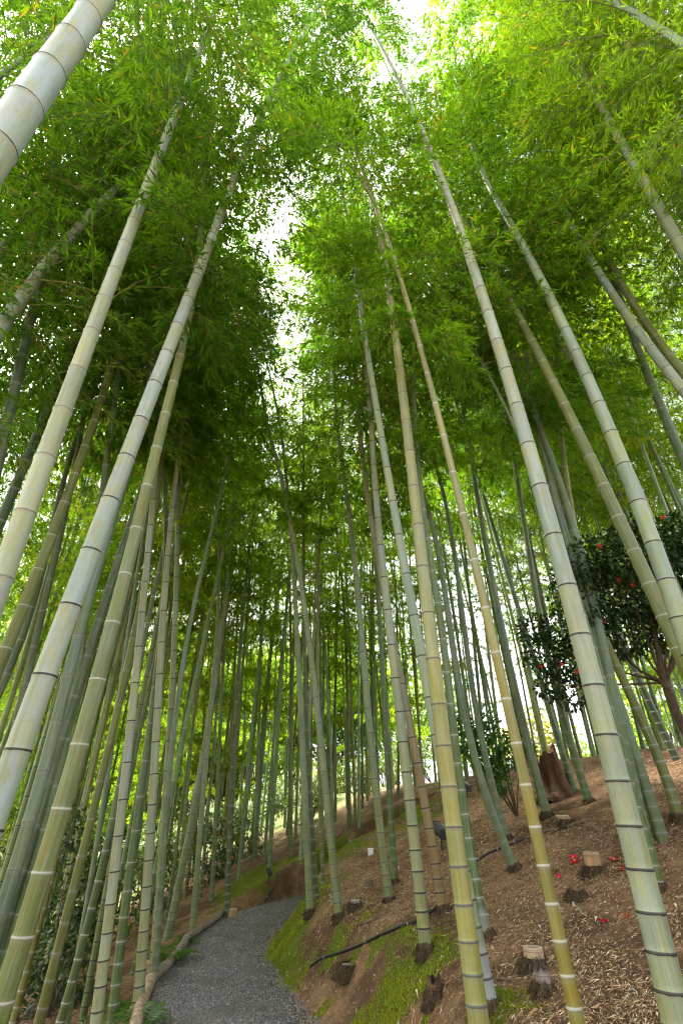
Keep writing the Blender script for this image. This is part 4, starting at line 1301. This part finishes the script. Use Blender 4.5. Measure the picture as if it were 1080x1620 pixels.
# ground lamps
def lamp(label, px, py, wpx, hp):
    b = hit_ground(px, py); zc = project(b)[2][0]; w = wpx * zc / F; hh = hp * zc / F
    root = thing("spotlight", label, "spotlight", b, rz=.5)
    g = Geo(); t = np.linspace(0, 1, 3); g.tube(np.stack([0 * t, 0 * t, -.05 + (hh * .6 + .05) * t], 1), .014, 8, (.015, .015, .016)); link("post", g.mesh("post", [MAT_BLACK]), root)
    g = Geo()
    prof = [(-.5, .40), (-.46, .5), (.42, .5), (.5, .56), (.5, .46), (.40, .44)]
    rings = []
    for q, s in prof:
        a = np.linspace(0, 2 * np.pi, 16, endpoint=False)
        sq = s * w * np.minimum(1 / np.maximum(abs(np.cos(a)), abs(np.sin(a))), 1.25)
        rings.append(np.stack([sq * np.cos(a) * .9, np.full(16, q * w), hh * .72 + sq * np.sin(a) * .75 + q * w * .5], 1))
    m = len(rings); i = np.arange(m - 1)[:, None] * 16; j = np.arange(16)[None]; k = (j + 1) % 16
    g.add(np.concatenate(rings), np.stack([i + j, i + k, i + 16 + k, i + 16 + j], -1).reshape(-1, 4), None, (.014, .014, .015))
    for e in (rings[0], rings[-1]):
        g.add(np.vstack([e, e.mean(0)]), None, [(x, (x + 1) % 16, 16) for x in range(16)], (.03, .032, .035))
    link("housing", g.mesh("housing", [MAT_BLACK]), root)


lamp("black ground spotlight behind the brown tinted bamboo", 699, 1345, 20, 36)
lamp("small black spotlight beyond the sapling under the hill brow", 739, 1262, 13, 22)
lamp("small black spotlight at the far edge of the bend among thin bamboos", 425, 1398, 8, 20)
# small white box in moss
b = hit_ground(586, 1352); zc = project(b)[2][0]; w = 8 * zc / F
root = thing("marker_box", "small white box standing in the moss of the middle slope", "box", b)
g = Geo()
for (s0, z0, s1, z1) in [(1, -.02, 1, w * .85), (1, w * .85, 1.12, w * .86), (1.12, w * .86, 1.12, w * 1.0), (1.12, w, .9, w * 1.06)]:
    V = [(sx * w * s / 2, sy * w * s / 2, z) for s, z in ((s0, z0), (s1, z1)) for sx, sy in ((-1, -1), (1, -1), (1, 1), (-1, 1))]
    g.add(V, [(0, 1, 5, 4), (1, 2, 6, 5), (2, 3, 7, 6), (3, 0, 4, 7)], None, (.75, .75, .74))
g.add([(-w * .45, -w * .45, w * 1.06), (w * .45, -w * .45, w * 1.06), (w * .45, w * .45, w * 1.06), (-w * .45, w * .45, w * 1.06)], [(0, 1, 2, 3)], None, (.78, .78, .77))
link("body", g.mesh("marker_box", [MAT_WHITE]), root)
# wooden edging along the left of the path
def log_between(name, label, pa, pb, rad, col, bend=0.0):
    pa, pb = np.array(pa), np.array(pb); s = np.linspace(0, 1, 14)[:, None]
    P = pa * (1 - s) + pb * s
    d = norm(pb - pa); P += np.array([d[1], -d[0], 0]) * bend * np.sin(np.pi * s) + br.normal(0, .004, (14, 3))
    root = thing(name, label, "edging", P[0])
    g = Geo(); g.tube(P - P[0], rad * (1 + br.normal(0, .05, 14)), 12, col, cap=True)
    link("log", g.mesh("log", [MAT_WOOD], True), root)


def edge_pt(y, dz=.05):
    L, _ = path_lr(y); return (float(L) - .045, y, float(path_z(y)) + dz)


log_between("path_edging", "short thick pale log edging the path at the bottom of the picture", edge_pt(4.6), edge_pt(7.0), .055, (.30, .22, .15), -.03)
log_between("path_edging", "long grey weathered log edging the curve of the path", edge_pt(7.02), edge_pt(9.1), .05, (.22, .18, .145), .05)
log_between("path_edging", "far log edging the path by the dark green bamboo", edge_pt(9.12), edge_pt(10.9), .045, (.20, .16, .12), .03)
# fallen branches
for lab, pa, pb, rad in [("thin dead branch lying on the brown slope below the whitish stump", (560, 1468), (597, 1458), .014), ("pale forked dry twig on the litter below the shrunken hairy stump", (905, 1432), (925, 1452), .010),
                         ("dark fallen branch on the litter beyond the hairy rooted bamboo", (838, 1325), (930, 1300), .016), ("broken piece of wood at the foot of the grey weathered stump", (806, 1556), (772, 1532), .012)]:
    A, B = hit_ground(*pa), hit_ground(*pb); s = np.linspace(0, 1, 10)[:, None]
    P = A * (1 - s) + B * s + br.normal(0, .012, (10, 3)); P[:, 2] = terrain(P[:, 0], P[:, 1]) + rad * .8
    root = thing("fallen_branch", lab, "branch", P[0])
    g = Geo(); g.tube(P - P[0], np.linspace(rad, rad * .5, 10), 7, (.16, .11, .07) if 'pale' not in lab else (.42, .33, .23)); g.tube(np.array([P[5], P[5] + (P[9] - P[5]) * .5 + [.04, .05, .03], P[5] + (P[9] - P[5]) * .8 + [.09, .08, .03]]) - P[0], [rad * .5, rad * .35, rad * .2], 6, (.2, .14, .09))
    link("wood", g.mesh("branch", [MAT_WOOD], True), root)
# fallen camellia flowers
for lab, px, py, s_ in [("largest pink-red fallen flower left of the tan stump", 911, 1367, 1.4), ("pink-red fallen flower touching the front of the tan stump", 928, 1364, 1.0), ("red fallen flower right of the tan stump", 971, 1364, 1.1),
                        ("red fallen flower next to the thickest bamboo", 985, 1378, 1.0), ("small pink fallen flower close to the golden bamboo", 883, 1390, .8), ("dull red fallen flower lower on the slope", 955, 1462, .9), ("dark red fallen petal heap beside the thickest bamboo low down", 990, 1452, .7),
                        ("second pink blossom lying just above the largest fallen one", 907, 1360, 1.0)]:
    b = hit_ground(px, py)
    f = link("fallen_flower", FLOWER)
    tag(f, lab, "flower", "red flowers fallen on the litter")
    f.location = (b[0], b[1], b[2] + .012); f.scale = (s_,) * 3; f.color = (1.0, 1.0, 1.6, 1)
    f.rotation_euler = (br.normal(0, .5), br.normal(0, .5), br.uniform(0, 6))

# ------------------------------------------------------------------ far trees in the valley and beyond
FARLEAF = [(.10, .18, .018), (.15, .24, .025), (.08, .15, .018)]
AUT = [(.16, .19, .035), (.22, .21, .05), (.12, .17, .035), (.20, .16, .05)]
fl = []
for k in range(24):
    ang = R(-52 + 92 * (k + br.uniform(-.3, .3)) / 23); dist = br.uniform(29, 42)
    low = R(0) < ang < R(22)
    fl.append((dist * math.sin(ang), dist * math.cos(ang), br.uniform(3.0, 4.5) if low else br.uniform(4, 8), int(br.random() < (.3 if low or ang < R(-30) else .12))))
for k in range(17):
    ang = R(-40 + 46 * (k + br.uniform(-.3, .3)) / 16); dist = br.uniform(38, 52)
    fl.append((dist * math.sin(ang), dist * math.cos(ang), br.uniform(10, 16), int(br.random() < .15)))
kinds = ["rounded green tree beyond the bamboo in the distance", "yellowish tree beyond the bamboo in the distance"]
for x, y, hh, kd in fl:
    z = tz(x, y)
    cen, rad = clumps(br, 16, (x, y, z + hh * .62), (hh * .42, hh * .42, hh * .36), (hh * .12, hh * .22))
    shrub("far_tree", kinds[kd], "tree", (x, y, z), cen, rad, 22, .24, AUT if kd else FARLEAF, hh * .011, 0, None, ["green trees beyond the bamboo", "yellowish trees beyond the bamboo"][kd], .5, G1, MAT_LEAF)

# ------------------------------------------------------------------ light
SUN_EL, SUN_AZ = R(55), R(-52)     # azimuth clockwise from +Y: high on the left, behind thin cloud
w = bpy.data.worlds.new("World"); scene.world = w; w.use_nodes = True
nt = w.node_tree
for n_ in list(nt.nodes): nt.nodes.remove(n_)
out = nt.nodes.new("ShaderNodeOutputWorld"); bg = nt.nodes.new("ShaderNodeBackground")
sky = nt.nodes.new("ShaderNodeTexSky"); sky.sky_type = 'NISHITA'; sky.sun_disc = False
sky.sun_elevation = SUN_EL; sky.sun_rotation = SUN_AZ
sky.air_density = 1.0; sky.dust_density = 6.0; sky.ozone_density = 0.6
hs = nt.nodes.new("ShaderNodeHueSaturation"); hs.inputs["Saturation"].default_value = .18; hs.inputs["Value"].default_value = 1.0
nt.links.new(sky.outputs[0], hs.inputs["Color"]); nt.links.new(hs.outputs[0], bg.inputs[0])
bg.inputs[1].default_value = .15
nt.links.new(bg.outputs[0], out.inputs[0])
sd = bpy.data.lights.new("sun", 'SUN'); sd.energy = 3.2; sd.angle = R(8); sd.color = (1, .965, .90)
so = bpy.data.objects.new("sun", sd); COL.objects.link(so)
dvec = Vector((math.sin(SUN_AZ) * math.cos(SUN_EL), math.cos(SUN_AZ) * math.cos(SUN_EL), math.sin(SUN_EL)))
so.rotation_euler = dvec.to_track_quat('Z', 'Y').to_euler()

vs = scene.view_settings
vs.view_transform = 'Standard'; vs.look = 'None'; vs.gamma = 1.0; vs.exposure = 2.9
vs.use_curve_mapping = False
scene.render.engine = 'CYCLES'
cy = scene.cycles
cy.max_bounces = 12; cy.diffuse_bounces = 5; cy.glossy_bounces = 2; cy.transmission_bounces = 8; cy.transparent_max_bounces = 4
cy.use_denoising = True; cy.denoising_prefilter = 'NONE'
cy.filter_width = 1.25
cy.use_adaptive_sampling = True; cy.adaptive_threshold = .015
cy.sample_clamp_indirect = 6
cy.caustics_reflective = False; cy.caustics_refractive = False
